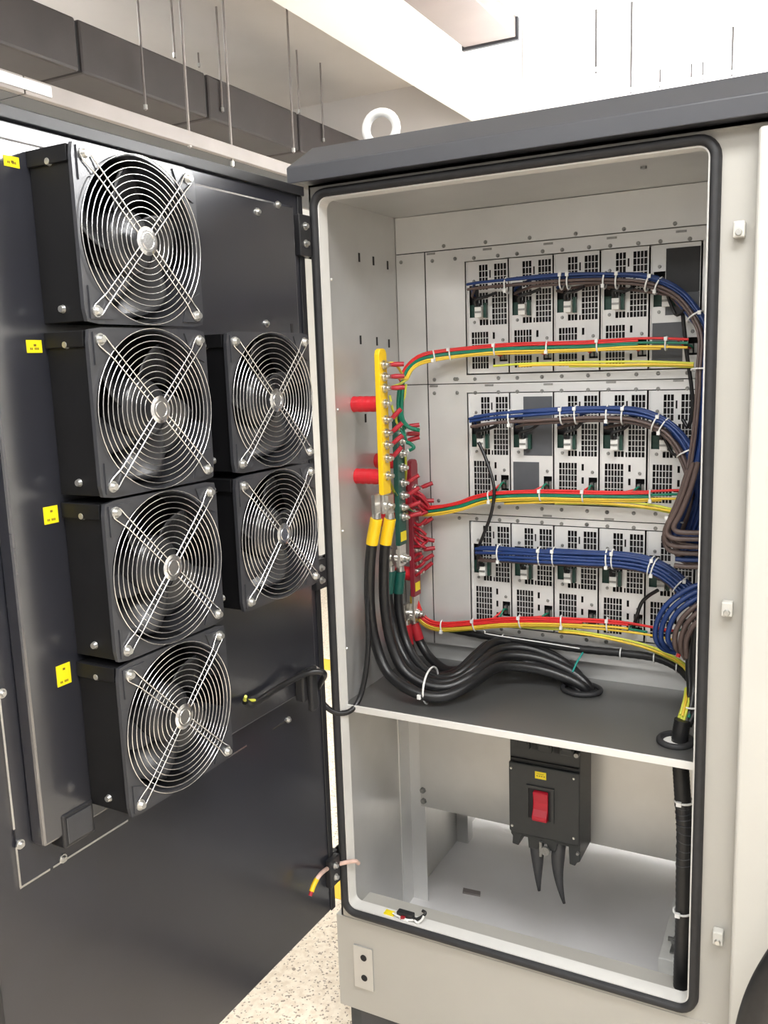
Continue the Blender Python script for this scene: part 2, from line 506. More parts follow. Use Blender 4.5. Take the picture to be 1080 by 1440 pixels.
def panel_lamp(x, y, sx, sy, label, pw=PANEL_W, es=4.0, zc=2.5):
    t = thing('panel_lamp', label, 'lamp', (x, y, zc - 0.02), group='ceiling panel lamps')
    obj('lamp_frame', MB().box(x - sx / 2 - 0.02, x + sx / 2 + 0.02, y - sy / 2 - 0.02, y + sy / 2 + 0.02, zc - 0.025, zc), M['edge_white'], t, bevel=0.003)
    m_ = M['panel_lamp'] if es == 4.0 else mat('lamp_panel', (0.9, 0.9, 0.9), 0.5, emit=(0.98, 0.99, 1.0), es=es)
    obj('diffuser', MB().box(x - sx / 2, x + sx / 2, y - sy / 2, y + sy / 2, zc - 0.032, zc - 0.0255), m_, t)
    l = bpy.data.lights.new('panel_light', 'AREA')
    l.shape = 'RECTANGLE'
    l.size = sx
    l.size_y = sy
    l.energy = pw
    l.color = (0.975, 0.985, 1.0)
    lo = bpy.data.objects.new('panel_light', l)
    COL.objects.link(lo)
    lo.location = (x, y, zc - 0.038)
    return t
panel_lamp(1.2, -1.1, 1.2, 0.5, 'ceiling panel lamp over the cabinet front, nearest')
panel_lamp(-0.1, -2.3, 1.2, 0.5, 'ceiling panel lamp behind the viewer, left', 26)
panel_lamp(1.6, -2.9, 1.2, 0.5, 'ceiling panel lamp behind the viewer, right', 21)
panel_lamp(3.0, -0.6, 1.2, 0.5, 'ceiling panel lamp far to the right')
panel_lamp(3.15, 2.45, 1.3, 1.9, 'bright ceiling panel lamp beyond the cabinet, right of the frame', 70, 22.0)
panel_lamp(-2.75, 0.6, 0.5, 2.4, 'added ceiling panel lamp hidden above the dark duct, brightening the floor', 60, 8.0, 2.85)  # unseen extra lamp, added to brighten the floor at the left

# ================================================================ the cabinet
cab = thing('cabinet', 'tall ivory power cabinet with grey hood and open front', 'cabinet', (0.74, 0.37, FZ))
WR_ = 0.7236
X0, X1, XR = -0.004, 0.80, 1.50
Z0, Z1 = -0.228, 1.505
ox0, ox1, oz0, oz1 = 0.0, 0.7336, 0.0, 1.5 - 0.003
# front frame with the rounded opening
inner = rr(0.006, 0.728, 0.006, 1.491, 0.030, 0.0)
k = 7
oc = [(X1, 0, Z1), (X0, 0, Z1), (X0, 0, Z0), (X1, 0, Z0)]
b = MB()
vs = inner + oc
fs = []
n = len(inner)
for c in range(4):
    for i in range(k - 1):
        fs.append((n + c, c * k + i + 1, c * k + i))
    fs.append((n + c, n + (c + 1) % 4, ((c + 1) * k) % n, c * k + k - 1))
b.add(vs, fs)
bk = [(x, 0.02, z) for x, y_, z in oc]
b.add(oc + bk, [(0, 1, 5, 4), (1, 2, 6, 5), (2, 3, 7, 6), (3, 0, 4, 7)])
obj('front_frame', b, M['ivory'], cab)
obj('lower_front_panel', MB().box(-0.017, 0.7855, -0.0015, 0.10, Z0, -0.009), M['ivory'], cab, bevel=0.001)
# rubber gasket round the opening
L = []
for ins, yy in ((0.000, -0.001), (0.002, -0.010), (0.006, -0.014), (0.012, -0.014), (0.016, -0.010), (0.018, 0.002)):
    L.append(rr(ox0 + ins, ox1 - ins, oz0 + ins, 1.497 - ins, 0.036 - ins, yy))
obj('door_gasket', MB().loft(L, smooth=True), M['gasket'], cab)
# white folded lip inside
L = [rr(0.0165, 0.7171, 0.0165, 1.4805, 0.018, -0.004), rr(0.0195, 0.7141, 0.0195, 1.4775, 0.016, -0.004), rr(0.0195, 0.7141, 0.0195, 1.4775, 0.016, 0.026), rr(0.012, 0.7216, 0.012, 1.485, 0.014, 0.028)]
obj('opening_lip', MB().loft(L), M['edge_white'], cab)
# body shell
b = MB()
b.box(X0, X0 + 0.004, 0.0, 0.80, Z0, Z1)
b.box(XR - 0.004, XR, 0.0, 0.80, Z0, Z1)
b.box(X0 + 0.004, XR - 0.004, 0.796, 0.80, -0.055, Z1)  # low strip below stays open, added to let light onto the chamber floor
b.box(X0 + 0.004, XR - 0.004, 0.796, 0.80, Z0, -0.15)
b.box(WR_, XR - 0.004, 0.796, 0.80, -0.15, -0.055)
b.box(X0 + 0.004, XR - 0.004, 0.0, 0.796, Z1 - 0.004, Z1)
b.box(X0 + 0.004, XR - 0.004, 0.0, 0.796, Z0, Z0 + 0.004)
b.box(X1, XR, 0.0, 0.004, Z0, Z1)
obj('body_shell', b, M['ivory'], cab)
# raised neighbouring front panel
p = obj('side_front_panel', MB().box(0.786, 1.47, -0.032, -0.001, -0.222, 1.490), M['ivory_lit'], cab, bevel=0.006, seg=3)
# plinth
b = MB().box(0.002, 1.486, 0.012, 0.69, FZ, Z0)
pl_ = obj('plinth', b, M['plinth'], cab)
obj('plinth_panel', MB().box(0.030, 1.46, 0.008, 0.012, FZ + 0.005, Z0 - 0.002), M['hood'], pl_)
# hood with a chamfered top
hx0, hx1, hy0, hy1 = -0.024, 1.52, -0.042, 0.84
def rect(x0, x1, y0, y1, z): return [(x0, y0, z), (x1, y0, z), (x1, y1, z), (x0, y1, z)]
b = MB()
c = 0.036
loops = [rect(hx0 + 0.012, hx1 - 0.012, hy0 + 0.012, hy1 - 0.012, 1.508), rect(hx0, hx1, hy0, hy1, 1.503), rect(hx0, hx1, hy0, hy1, 1.5325), rect(hx0 + c, hx1 - c, hy0 + c, hy1 - c, 1.569)]
b.loft(loops)
b.add(loops[-1], [(0, 1, 2, 3)])
b.add(loops[0], [(3, 2, 1, 0)])
obj('hood', b, M['hood'], cab, bevel=0.002)
# lifting eye
ec = Vector((0.0935, 0.12, 1.6175))
b = MB().tube([ec + Vector((0.030 * math.cos(t_ * PI / 12), 0.006 * math.cos(t_ * PI / 12), 0.030 * math.sin(t_ * PI / 12))) for t_ in range(24)], 0.0085, 10, closed=True)
ring = obj('lifting_eye', b, M['tie'], cab, label='white ring eye bolt')
obj('eye_shank', MB().cyl((ec.x, ec.y, 1.566), (ec.x, ec.y, ec.z - 0.024), 0.014, 0.010, 14), M['screw'], ring)
ec2 = ec + Vector((1.30, 0, 0))
# latch keepers on the right frame strip
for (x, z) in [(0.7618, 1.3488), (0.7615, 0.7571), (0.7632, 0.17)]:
    kb = obj('latch_keeper', MB().box(x - 0.0085, x + 0.0085, -0.018, 0.0, z - 0.011, z + 0.013), M['ivory_lit'], cab, bevel=0.002)
    obj('keeper_screw', MB().cyl((x, -0.018, z - 0.004), (x, -0.022, z - 0.004), 0.0055, 0.004, 12), M['screw'], kb)
# lower lock plate with two holes
lp = obj('lock_plate', MB().plate_holes(0.046, 0.100, [(0.0195, 0.0295, 0.020, 0.030), (0.0195, 0.0295, 0.068, 0.078)], -0.004, 0.0), M['steel'], cab)
lp.location = (0, 0, 0)
lp.data.transform(Matrix.Translation((0.025, -0.0018, -0.068)))
for zz in (0.025, 0.073):
    obj('plate_hole', MB().cyl((0.0495, -0.0066, -0.068 - zz), (0.0495, -0.003, -0.068 - zz), 0.0075, n=14), M['dark'], lp)

# inner walls of the upper chamber
WL, WR = 0.012, 0.7216
wl = obj('inner_left_wall', MB().box(WL - 0.002, WL, 0.028, 0.795, -0.15, 1.485), M['steel'], cab)
obj('inner_right_wall', MB().box(WR, WR + 0.002, 0.028, 0.795, -0.15, 1.485), M['steel'], cab)
tp = obj('inner_top', MB().box(WL, WR, 0.028, 0.60, 1.485, 1.487), M['steel'], cab)
obj('top_screw', MB().cyl((0.592, 0.1227, 1.485), (0.592, 0.1227, 1.481), 0.006, n=6), M['screw_dull'], tp)
obj('inner_back_upper', MB().box(WL, WR, 0.362, 0.364, 0.46, 0.56), M['steel_back'], cab)
for (y, z) in [(0.1606, 1.3866), (0.2229, 1.3847), (0.2889, 1.3812), (0.1534, 1.2193), (0.2264, 1.2169), (0.2835, 1.2126), (0.1623, 1.0559)]:
    obj('wall_slot', MB().box(WL, WL + 0.0006, y - 0.0035, y + 0.0035, z - 0.009, z + 0.009), M['dark'], wl)
for (y, z) in [(0.0476, 1.0809), (0.0469, 0.8324), (0.0438, 0.5822), (0.0443, 1.3346)]:
    obj('wall_rivet', MB().cyl((WL, y, z), (WL + 0.003, y, z), 0.0035, 0.002, 10), M['screw'], wl)
# mounting plates at the rack face
YF = 0.330
pn = obj('rack_top_panel', MB().box(WL + 0.001, WR - 0.001, YF, YF + 0.002, 1.4075, 1.484), M['steel_back'], cab)
ROW = [1.377, 1.0975, 0.812]          # top of the module slots
RH = 0.237
SEAM = [1.4065, 1.1195, 0.829, 0.515]
MX, PITCH = 0.1785, 0.0966
rp = []
for r_ in range(3):
    zt, zb = SEAM[r_] - 0.001, SEAM[r_ + 1] + 0.001
    W, H = WR - 0.001 - 0.0845, zt - zb
    hx = [(MX - 0.0845 - 0.002, MX - 0.0845 + 5 * PITCH + 0.002, zt - ROW[r_] - 0.002, zt - ROW[r_] + RH + 0.002)]
    q = MB().plate_holes(W, H, hx, YF, YF + 0.002)
    q.v = [(x + 0.0845, y, z + zt) for x, y, z in q.v]
    rp.append(obj('rack_row_panel', q, M['steel_back'], cab))
    # filler plate left of the row panel, with the black slot between them
    obj('rack_filler_panel', MB().box(WL + 0.001, 0.0815, YF, YF + 0.002, zb, zt), M['steel_back'], cab)
obj('rack_backing', MB().box(WL, 0.172, YF + 0.004, YF + 0.006, 0.515, 1.484), M['dark'], cab)
sm = screw_mesh('rack_screw', 0.0042, 0.003, M['screw_dull'], (0, -1, 0))
scr = [[(0.2252, 0.33, 1.4147), (0.3222, 0.33, 1.4146), (0.4185, 0.33, 1.4135), (0.5147, 0.33, 1.4131), (0.6111, 0.33, 1.4139), (0.129, 0.33, 1.4154)], [(0.1984, 0.33, 1.3844), (0.2523, 0.33, 1.3849), (0.2947, 0.33, 1.3851), (0.3498, 0.33, 1.3853), (0.3908, 0.33, 1.3846), (0.4457, 0.33, 1.3849), (0.155, 0.33, 1.3865), (0.4881, 0.33, 1.3839), (0.5425, 0.33, 1.3837), (0.5845, 0.33, 1.3834), (0.6391, 0.33, 1.3832), (0.0251, 0.33, 1.3896), (0.1012, 0.33, 1.3864)], [(0.1544, 0.33, 1.1299), (0.1961, 0.33, 1.1289), (0.2505, 0.33, 1.1298), (0.2929, 0.33, 1.1292), (0.3471, 0.33, 1.13), (0.3897, 0.33, 1.1305), (0.4447, 0.33, 1.1306), (0.4867, 0.33, 1.131), (0.5422, 0.33, 1.1305), (0.5844, 0.33, 1.1311), (0.6399, 0.33, 1.1308), (0.0994, 0.33, 1.1296), (0.1492, 0.33, 1.1301)], [(0.1538, 0.33, 1.0998), (0.1966, 0.33, 1.0991), (0.2501, 0.33, 1.0998), (0.2927, 0.33, 1.1), (0.347, 0.33, 1.1004), (0.3891, 0.33, 1.1006), (0.4448, 0.33, 1.1011), (0.4869, 0.33, 1.101), (0.542, 0.33, 1.1006), (0.5849, 0.33, 1.1007), (0.6405, 0.33, 1.1005), (0.0986, 0.33, 1.0997)], [(0.2485, 0.33, 0.8478), (0.2903, 0.33, 0.848), (0.3458, 0.33, 0.8483), (0.3889, 0.33, 0.8483), (0.444, 0.33, 0.8481), (0.486, 0.33, 0.8475), (0.4856, 0.33, 0.8475), (0.5405, 0.33, 0.848), (0.584, 0.33, 0.8486), (0.1027, 0.33, 0.8564)], [(0.1529, 0.33, 0.8186), (0.195, 0.33, 0.8191), (0.2491, 0.33, 0.8192), (0.2907, 0.33, 0.819), (0.3457, 0.33, 0.8187), (0.3889, 0.33, 0.8178), (0.4435, 0.33, 0.8192), (0.4431, 0.33, 0.8191), (0.4867, 0.33, 0.8178), (0.5409, 0.33, 0.8177), (0.5845, 0.33, 0.8186)], [(0.25, 0.33, 0.5684), (0.292, 0.33, 0.5664), (0.3462, 0.33, 0.5658), (0.3887, 0.33, 0.5667), (0.4439, 0.33, 0.566), (0.486, 0.33, 0.5667), (0.4441, 0.33, 0.566), (0.4862, 0.33, 0.5661)]]
own = [pn, rp[0], rp[0], rp[1], rp[1], rp[2], rp[2]]
for lst, ow in zip(scr, own):
    for (x, y, z) in lst:
        o = link('rack_screw', sm, ow, (x, YF, z))
slotm = MB().box(-0.010, 0.010, -0.0006, 0.0, -0.0022, 0.0022).mesh('rack_slot', M['screw_dull'])
for ow, lst in ((rp[0], [(0.2289, 0.33, 1.4002), (0.3615, 0.33, 1.3995), (0.4908, 0.33, 1.3989), (0.6229, 0.33, 1.3986), (0.0982, 0.33, 1.4017)]), (rp[1], [(0.2288, 0.33, 1.1148), (0.3605, 0.33, 1.1146), (0.4918, 0.33, 1.1158), (0.6233, 0.33, 1.1164), (0.0973, 0.33, 1.1155)]), (rp[2], [(0.3577, 0.33, 0.8336), (0.4902, 0.33, 0.833)])):
    for (x, y, z) in lst:
        link('rack_slot', slotm, ow, (x, YF, z))

# shelf between the chambers, with white front edge and two cable holes
SZ = 0.468
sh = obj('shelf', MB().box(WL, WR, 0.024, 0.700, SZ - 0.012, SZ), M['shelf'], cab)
obj('shelf_front_edge', MB().box(WL + 0.002, WR - 0.002, 0.0205, 0.0245, SZ - 0.014, SZ + 0.0005), M['edge_white'], sh, bevel=0.001, label='white front edge of the dark shelf')
gc = Vector((0.6692, 0.0948, 0.472))
ring_pts = [gc + Vector((0.028 * math.cos(t_ * PI / 14), 0.030 * math.sin(t_ * PI / 14), 0.0)) for t_ in range(28)]
gr = obj('hole_grommet', MB().tube(ring_pts, 0.006, 10, closed=True), M['gasket'], sh, label='black rubber ring round the right cable hole')
obj('cable_hole', MB().cyl((gc.x, gc.y, SZ + 0.0002), (gc.x, gc.y, SZ + 0.0012), 0.026, n=28), M['edge_white'], gr)
hc = Vector((0.4476, 0.2766, 0.472))
obj('hole_grommet', MB().tube([hc + Vector((0.040 * math.cos(t_ * PI / 14), 0.034 * math.sin(t_ * PI / 14), 0.002)) for t_ in range(28)], 0.005, 10, closed=True), M['gasket'], sh, label='black rubber ring where the thick cables go down')
obj('cable_hole', MB().cyl((hc.x, hc.y, SZ + 0.0002), (hc.x, hc.y, SZ + 0.0012), 0.034, n=24), M['dark'], sh)
# lower chamber
obj('chamber_floor', MB().box(WL, WR, 0.028, 0.80, -0.152, -0.15), M['floor_sheet'], cab)
mpn = obj('breaker_mounting_plate', MB().box(0.050, 0.718, 0.300, 0.303, 0.111, 0.455), M['steel'], cab)
for (x, z) in [(0.0566, 0.153), (0.0576, 0.1257)]:
    obj('plate_bolt', MB().cyl((x, 0.30, z), (x, 0.293, z), 0.008, 0.006, 6), M['screw_dull'], mpn)
b = MB().prism([(WL, 0.318), (WL, 0.262), (WL + 0.003, 0.262), (WL + 0.003, 0.3155), (WL + 0.042, 0.3155), (WL + 0.042, 0.318)], 'z', -0.15, 0.455)
obj('corner_post', b, M['steel_back'], cab)
b = MB().box(WL, WL + 0.034, 0.600, 0.636, -0.15, 0.45)
obj('rear_post', b, M['steel'], cab, bevel=0.002)
obj('floor_fitting', MB().prism([(0.120, 0.38), (0.165, 0.385), (0.160, 0.40), (0.115, 0.397)], 'z', -0.15, -0.145), M['tray'], cab)

# slotted bracket on the chamber floor
sb = thing('terminal_bracket', 'white slanted sheet bracket with wing screws on the chamber floor', 'bracket', (0.65, 0.37, -0.15))
b = MB().prism([(0.265, -0.15), (0.265, -0.098), (0.545, -0.068), (0.545, -0.15)], 'x', 0.617, 0.715)
obj('bracket_body', b, M['plug'], sb, bevel=0.002)
for yy in (0.318, 0.445):
    zz = -0.098 + (yy - 0.265) / 0.28 * 0.03
    sl = obj('bracket_slot', MB().box(0.637, 0.645, yy - 0.035, yy + 0.035, zz - 0.001, zz + 0.0024), M['screw_dull'], sb)
    obj('wing_screw', MB().cyl((0.641, yy, zz), (0.641, yy, zz + 0.010), 0.007, n=10).box(0.628, 0.654, yy - 0.002, yy + 0.002, zz + 0.004, zz + 0.013), M['screw_dull'], sb)

# ================================================================ the door (part of the cabinet)
ANG = -(PI / 2 + 0.02804)
DP0 = Vector((-0.00489, -0.02, 0.0))
dn = Vector((math.cos(0.02804), -math.sin(0.02804), 0))
dd = Vector((-math.sin(0.02804), -math.cos(0.02804), 0))
def DL(u_, h, z): return DP0 + dd * u_ + dn * h + Vector((0, 0, z))
def todoor(mb):
    mb.v = [tuple(DL(*p)) for p in mb.v]
    return mb
DW, DZ0, DZ1 = 0.812, 0.026, 1.498
b = MB().box(0.006, DW, -0.030, 0.0, DZ0, DZ1)
door = obj('door', todoor(b), M['door'], cab, bevel=0.003, label='open black steel door carrying six fans')
# folded rim
b = MB()
b.box(0.006, DW, 0.0, 0.008, DZ1 - 0.017, DZ1)
b.box(0.006, 0.022, 0.0, 0.003, DZ0, DZ1 - 0.017)
b.box(DW - 0.016, DW, 0.0, 0.003, DZ0, DZ1 - 0.017)
obj('door_rim', todoor(b), M['black_metal'], door, bevel=0.002)
# flange plate with bright worn edges, then the shallow tray on it
obj('flange_plate', todoor(MB().box(0.112, 0.752, 0.0, 0.004, 0.503, 1.468)), M['door'], door)
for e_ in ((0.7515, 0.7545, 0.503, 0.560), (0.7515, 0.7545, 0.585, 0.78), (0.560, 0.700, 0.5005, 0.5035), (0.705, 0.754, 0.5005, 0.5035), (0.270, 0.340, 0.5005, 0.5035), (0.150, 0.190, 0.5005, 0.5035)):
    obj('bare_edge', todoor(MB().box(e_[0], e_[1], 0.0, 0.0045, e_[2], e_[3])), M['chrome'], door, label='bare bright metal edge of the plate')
tray = obj('fan_tray', todoor(MB().box(0.075, 0.730, 0.004, 0.030, 0.553, 1.452)), M['tray_paint'], door, bevel=0.004)
smd = screw_mesh('door_screw', 0.0065, 0.006, M['screw'], (1, 0, 0))
for (u_, z) in [(0.7493, 0.7706), (0.7468, 0.5612), (0.6829, 0.5062), (0.1415, 0.5017)]:
    o = link('door_screw', smd, door, DL(u_, 0.004, z))
for (u_, z) in [(0.1844, 1.4283), (0.1254, 1.4477), (0.1776, 1.2438)]:
    o = link('door_screw', smd, door, DL(u_, 0.030, z))
obj('door_slot', todoor(MB().box(0.097, 0.104, 0.030, 0.0306, 1.215, 1.245)), M['dark'], door)
# stickers
stk = [[(0.6858, 1.4308), (0.664, 1.4182)], [(0.6796, 1.2124), (0.6566, 1.1966)], [(0.679, 1.0006), (0.6566, 0.9781)], [(0.6838, 0.7881), (0.661, 0.7596)]]
for (a, c) in stk:
    u0, u1 = max(a[0], c[0]), min(a[0], c[0])
    z1, z0 = a[1], c[1]
    s = obj('sticker', todoor(MB().box(u1, u0, 0.030, 0.0308, z0, z1)), M['sticker'], door, label='small yellow sticker with dark print')
    q = MB()
    w_ = u0 - u1
    for i in range(6):
        if i in (2,): continue
        q.box(u0 - w_ * (0.20 + 0.10 * i), u0 - w_ * (0.27 + 0.10 * i), 0.0308, 0.0310, z0 + 0.0035, z0 + 0.0065)
    q.box(u0 - w_ * 0.45, u0 - w_ * 0.62, 0.0308, 0.0310, z1 - 0.008, z1 - 0.005)
    obj('sticker_print', todoor(q), M['ink'], s)
# little black block on the lower edge of the tray, and a cable clamp near the hinge side
bb = obj('tray_block', todoor(MB().box(0.646, 0.700, 0.004, 0.033, 0.535, 0.584)), M['black_metal'], door, bevel=0.003)
obj('block_rib', todoor(MB().box(0.652, 0.694, 0.033, 0.0345, 0.541, 0.578)), M['fan_frame'], bb, bevel=0.002)
cl = obj('cable_clamp', todoor(MB().box(0.105, 0.150, 0.030, 0.050, 0.545, 0.600).box(0.118, 0.140, 0.050, 0.062, 0.525, 0.612)), M['black_metal'], door, bevel=0.004)
obj('clamp_screw', todoor(MB().cyl((0.108, 0.05, 0.597), (0.108, 0.058, 0.597), 0.008, 0.005, 12)), M['screw'], cl)
# hinges
for (z0, z1) in ((1.372, 1.447), (0.730, 0.790), (0.086, 0.148)):
    q = MB()
    q.cyl((-0.012, -0.012, z0), (-0.012, -0.012, z1), 0.009, n=14)
    h = obj('hinge', q, M['black_metal'], cab)
    obj('hinge_leaf', todoor(MB().box(-0.004, 0.034, 0.0, 0.013, z0, z1)), M['black_metal'], h, bevel=0.002)
    obj('hinge_leaf', MB().box(-0.0135, -0.0105, -0.014, 0.05, z0, z1), M['black_metal'], h, bevel=0.001)
    for f in (0.30, 0.72):
        zz = z0 + (z1 - z0) * f
        obj('hinge_screw', todoor(MB().cyl((0.016, 0.013, zz), (0.016, 0.0145, zz), 0.0075, n=12).cyl((0.016, 0.0145, zz), (0.016, 0.020, zz), 0.0058, 0.0045, 6)), M['screw'], h)

# ---------------------------------------------------------------- fans
FW, FHt = 0.1095, 0.1075     # half sizes
RO = 0.1070
def fan_proto():
    """local axes: X along the door (u), Y out of the door, Z up; origin in the mounting plane at the fan's foot"""
    t = thing('fan', 'fan', 'fan', (0, 0, 0), ANG, 'wire guarded fans on the door', local=True)
    cz = FHt
    # housing box on the tray
    b = MB()
    hs = 0.104
    b.box(-hs, -hs + 0.003, 0.0, 0.074, cz - hs, cz + hs)
    b.box(hs - 0.003, hs, 0.0, 0.074, cz - hs, cz + hs)
    b.box(-hs + 0.003, hs - 0.003, 0.0, 0.074, cz - hs, cz - hs + 0.003)
    b.box(-hs + 0.003, hs - 0.003, 0.0, 0.074, cz + hs - 0.003, cz + hs)
    b.box(-hs + 0.003, hs - 0.003, 0.0, 0.004, cz - hs + 0.003, cz + hs - 0.003)
    b.box(hs, hs + 0.004, 0.0, 0.070, cz + hs - 0.020, cz + hs)
    hou = obj('fan_housing', b, M['housing'], t, bevel=0.001)
    for s, zz in ((1, 0.020), (1, 2 * cz - 0.020)):
        obj('housing_screw', MB().cyl((s * hs, 0.036, zz), (s * (hs + 0.0045), 0.036, zz), 0.0055, 0.004, 10), M['screw'], hou)
    # frame plate with a round hole
    k = 16
    b = MB()
    for y0, flip in ((0.080, False), (0.074, True)):
        pass
    N_ = 64
    r0 = 0.1055
    circ = [(r0 * math.cos(2 * PI * i / N_), r0 * math.sin(2 * PI * i / N_)) for i in range(N_)]
    def sq(c_):
        m_ = max(abs(c_[0]) / FW, abs(c_[1]) / FHt)
        x, z = c_[0] / m_, c_[1] / m_
        return (max(-FW, min(FW, x)), max(-FHt, min(FHt, z)))
    outer = [sq(c_) for c_ in circ]
    # make the corners exact and slightly rounded
    for s in (1, 3, 5, 7):
        i = s * N_ // 8
        outer[i] = ((1 if s in (1, 7) else -1) * (FW - 0.003), (1 if s in (1, 3) else -1) * (FHt - 0.003))
    lp_ = [[(x, 0.074, z + cz) for x, z in outer], [(x, 0.080, z + cz) for x, z in outer], [(x, 0.080, z + cz) for x, z in circ], [(x * 0.985, 0.076, z * 0.985 + cz) for x, z in circ], [(x * 0.985, 0.02, z * 0.985 + cz) for x, z in circ]]
    b.loft(lp_)
    b.loft([lp_[0], [(x, 0.074, z + cz) for x, z in circ]])
    fr = obj('fan_frame', b, M['fan_frame'], t)
    # triangular raised webs in the corners
    for sx in (-1, 1):
        for sz in (-1, 1):
            q = MB()
            pts = [(sx * (FW - 0.007), cz + sz * (FHt - 0.006)), (sx * (FW - 0.046), cz + sz * (FHt - 0.006)), (sx * (FW - 0.0365), cz + sz * (FHt - 0.030)), (sx * (FW - 0.030), cz + sz * (FHt - 0.0365)), (sx * (FW - 0.007), cz + sz * (FHt - 0.046))]
            q.prism(pts, 'y', 0.080, 0.0822)
            obj('corner_pad', q, M['fan_frame'], fr)
    # rotor
    b = MB()
    hubr = 0.043
    prof = [(0.0, 0.064), (0.030, 0.064), (0.039, 0.061), (hubr, 0.055), (hubr, 0.012)]
    L_ = []
    for r, yy in prof:
        L_.append([(max(r, 1e-4) * math.cos(2 * PI * i / 40), yy, cz + max(r, 1e-4) * math.sin(2 * PI * i / 40)) for i in range(40)])
    b.loft(L_, smooth=True)
    rot_ = obj('rotor', b, M['fan_blade'], t)
    for kb in range(5):
        q = MB()
        nr, na = 8, 8
        rows = []
        for i in range(nr + 1):
            r = hubr - 0.002 + (0.0975 - hubr) * i / nr
            f = i / nr
            a0 = 2 * PI * kb / 5 + 0.55 * f
            span = 1.02 - 0.10 * f
            row = []
            for j in range(na + 1):
                g = j / na
                th = a0 + span * g
                yy = 0.018 + 0.040 * (1 - g) ** 1.2 + 0.006 * math.sin(PI * g)
                row.append((r * math.cos(th), yy, cz + r * math.sin(th)))
            rows.append(row)
        vs = [p for row in rows for p in row]
        n1 = na + 1
        fs = [(i * n1 + j, i * n1 + j + 1, (i + 1) * n1 + j + 1, (i + 1) * n1 + j) for i in range(nr) for j in range(na)]
        q.add(vs, fs, True)
        bl = obj('blade', q, M['fan_blade'], rot_)
        sd = bl.modifiers.new('thick', 'SOLIDIFY')
        sd.thickness = 0.0018
    # motor bracket spokes and a rating label behind the blades
    # finger guard: doubled diagonal wires with loops at the screws, rings, centre badge
    b = MB()
    wr = 0.00082
    sc = 0.0925
    for d in (0, 1, 2, 3):
        th = PI / 4 + d * PI / 2
        er = Vector((math.cos(th), 0, math.sin(th)))
        ep = Vector((-math.sin(th), 0, math.cos(th)))
        R_ = sc * math.sqrt(2)
        C0 = Vector((0, 0, cz))
        left = [C0 + er * 0.016 + ep * 0.0042 + Vector((0, 0.0865, 0)), C0 + er * 0.085 + ep * 0.0050 + Vector((0, 0.0865, 0)), C0 + er * 0.106 + ep * 0.0055 + Vector((0, 0.0862, 0)), C0 + er * 0.116 + ep * 0.0065 + Vector((0, 0.0848, 0))]
        arc = [C0 + er * (R_ - 0.004) + er * (0.0078 * math.sin(a_)) + ep * (0.0078 * math.cos(a_)) + Vector((0, 0.084, 0)) for a_ in [0.1, 0.6, 1.1, PI / 2, PI - 1.1, PI - 0.6, PI - 0.1]]
        right = [C0 + er * (p - C0).dot(er) - ep * (p - C0).dot(ep) + Vector((0, p.y, 0)) for p in reversed(left)]
        b.tube(spline(left + arc + right, 3), 0.00105, 6)
    gd = obj('finger_guard', b, M['chrome'], t)
    rings = [0.0265 + i * (RO - 0.0265) / 10.0 for i in range(11)]
    for r in rings:
        yy = 0.0842
        obj('guard_ring', MB().tube([(r * math.cos(2 * PI * i / 56), yy, cz + r * math.sin(2 * PI * i / 56)) for i in range(56)], wr, 6, closed=True), M['chrome'], gd)
    q = MB()
    L_ = []
    for r, yy in ((0.0001, 0.0885), (0.014, 0.0885), (0.0185, 0.087), (0.0185, 0.0855), (0.0001, 0.0855)):
        L_.append([(r * math.cos(2 * PI * i / 28), yy, cz + r * math.sin(2 * PI * i / 28)) for i in range(28)])
    q.loft(L_)
    bd = obj('guard_badge', q, M['chrome'], gd)
    # embossed blank concentric ridge on the badge
    obj('badge_ridge', MB().tube([(0.0105 * math.cos(2 * PI * i / 28), 0.0887, cz + 0.0105 * math.sin(2 * PI * i / 28)) for i in range(28)], 0.0008, 5, closed=True), M['chrome'], gd)
    for sx in (-1, 1):
        for sz in (-1, 1):
            q = MB()
            x, z = sx * sc, cz + sz * sc
            q.cyl((x, 0.080, z), (x, 0.084, z), 0.0075, n=14)
            q.cyl((x, 0.084, z), (x, 0.0895, z), 0.0062, 0.0042, 12)
            obj('fan_screw', q, M['screw'], t)
    return t


def copy_tree(o, parent=None):
    c = o.copy()
    COL.objects.link(c)
    if parent is not None: c.parent = parent
    for ch in [q for q in KIDS.get(o.name, [])]:
        copy_tree(ch, c)
    return c


def kids_index():
    global KIDS
    KIDS = {}
    for q in bpy.data.objects:
        if q.parent is not None:
            KIDS.setdefault(q.parent.name, []).append(q)


fp = fan_proto()
kids_index()
fan_pos = [(0.545, 1.3365, 'wire guarded black fan at the top of the tall fan column on the door'),
           (0.544, 1.1175, 'wire guarded black fan second from top of the tall fan column'),
           (0.543, 0.899, 'wire guarded black fan third from top of the tall fan column'),
           (0.543, 0.6805, 'wire guarded black fan at the bottom of the tall fan column'),
           (0.278, 1.1165, 'upper wire guarded black fan of the short pair beside the hinge'),
           (0.278, 0.8970, 'lower wire guarded black fan of the short pair beside the hinge')]
for i, (u_, z, lb) in enumerate(fan_pos):
    o = fp if i == 0 else copy_tree(fp)
    o.location = DL(u_, 0.0302, z - FHt)
    o['label'] = lb
kids_index()
for i, o in enumerate([q for q in bpy.data.objects if q.name.split('.')[0] == 'fan' and q.parent is None]):
    for ch in KIDS[o.name]:
        if ch.name.startswith('rotor'):
            a_ = [0.3, 1.1, 2.0, 0.7, 1.6, 0.1][i % 6]
            ch.matrix_basis = Matrix.Translation((0, 0, FHt)) @ Matrix.Rotation(a_, 4, 'Y') @ Matrix.Translation((0, 0, -FHt))

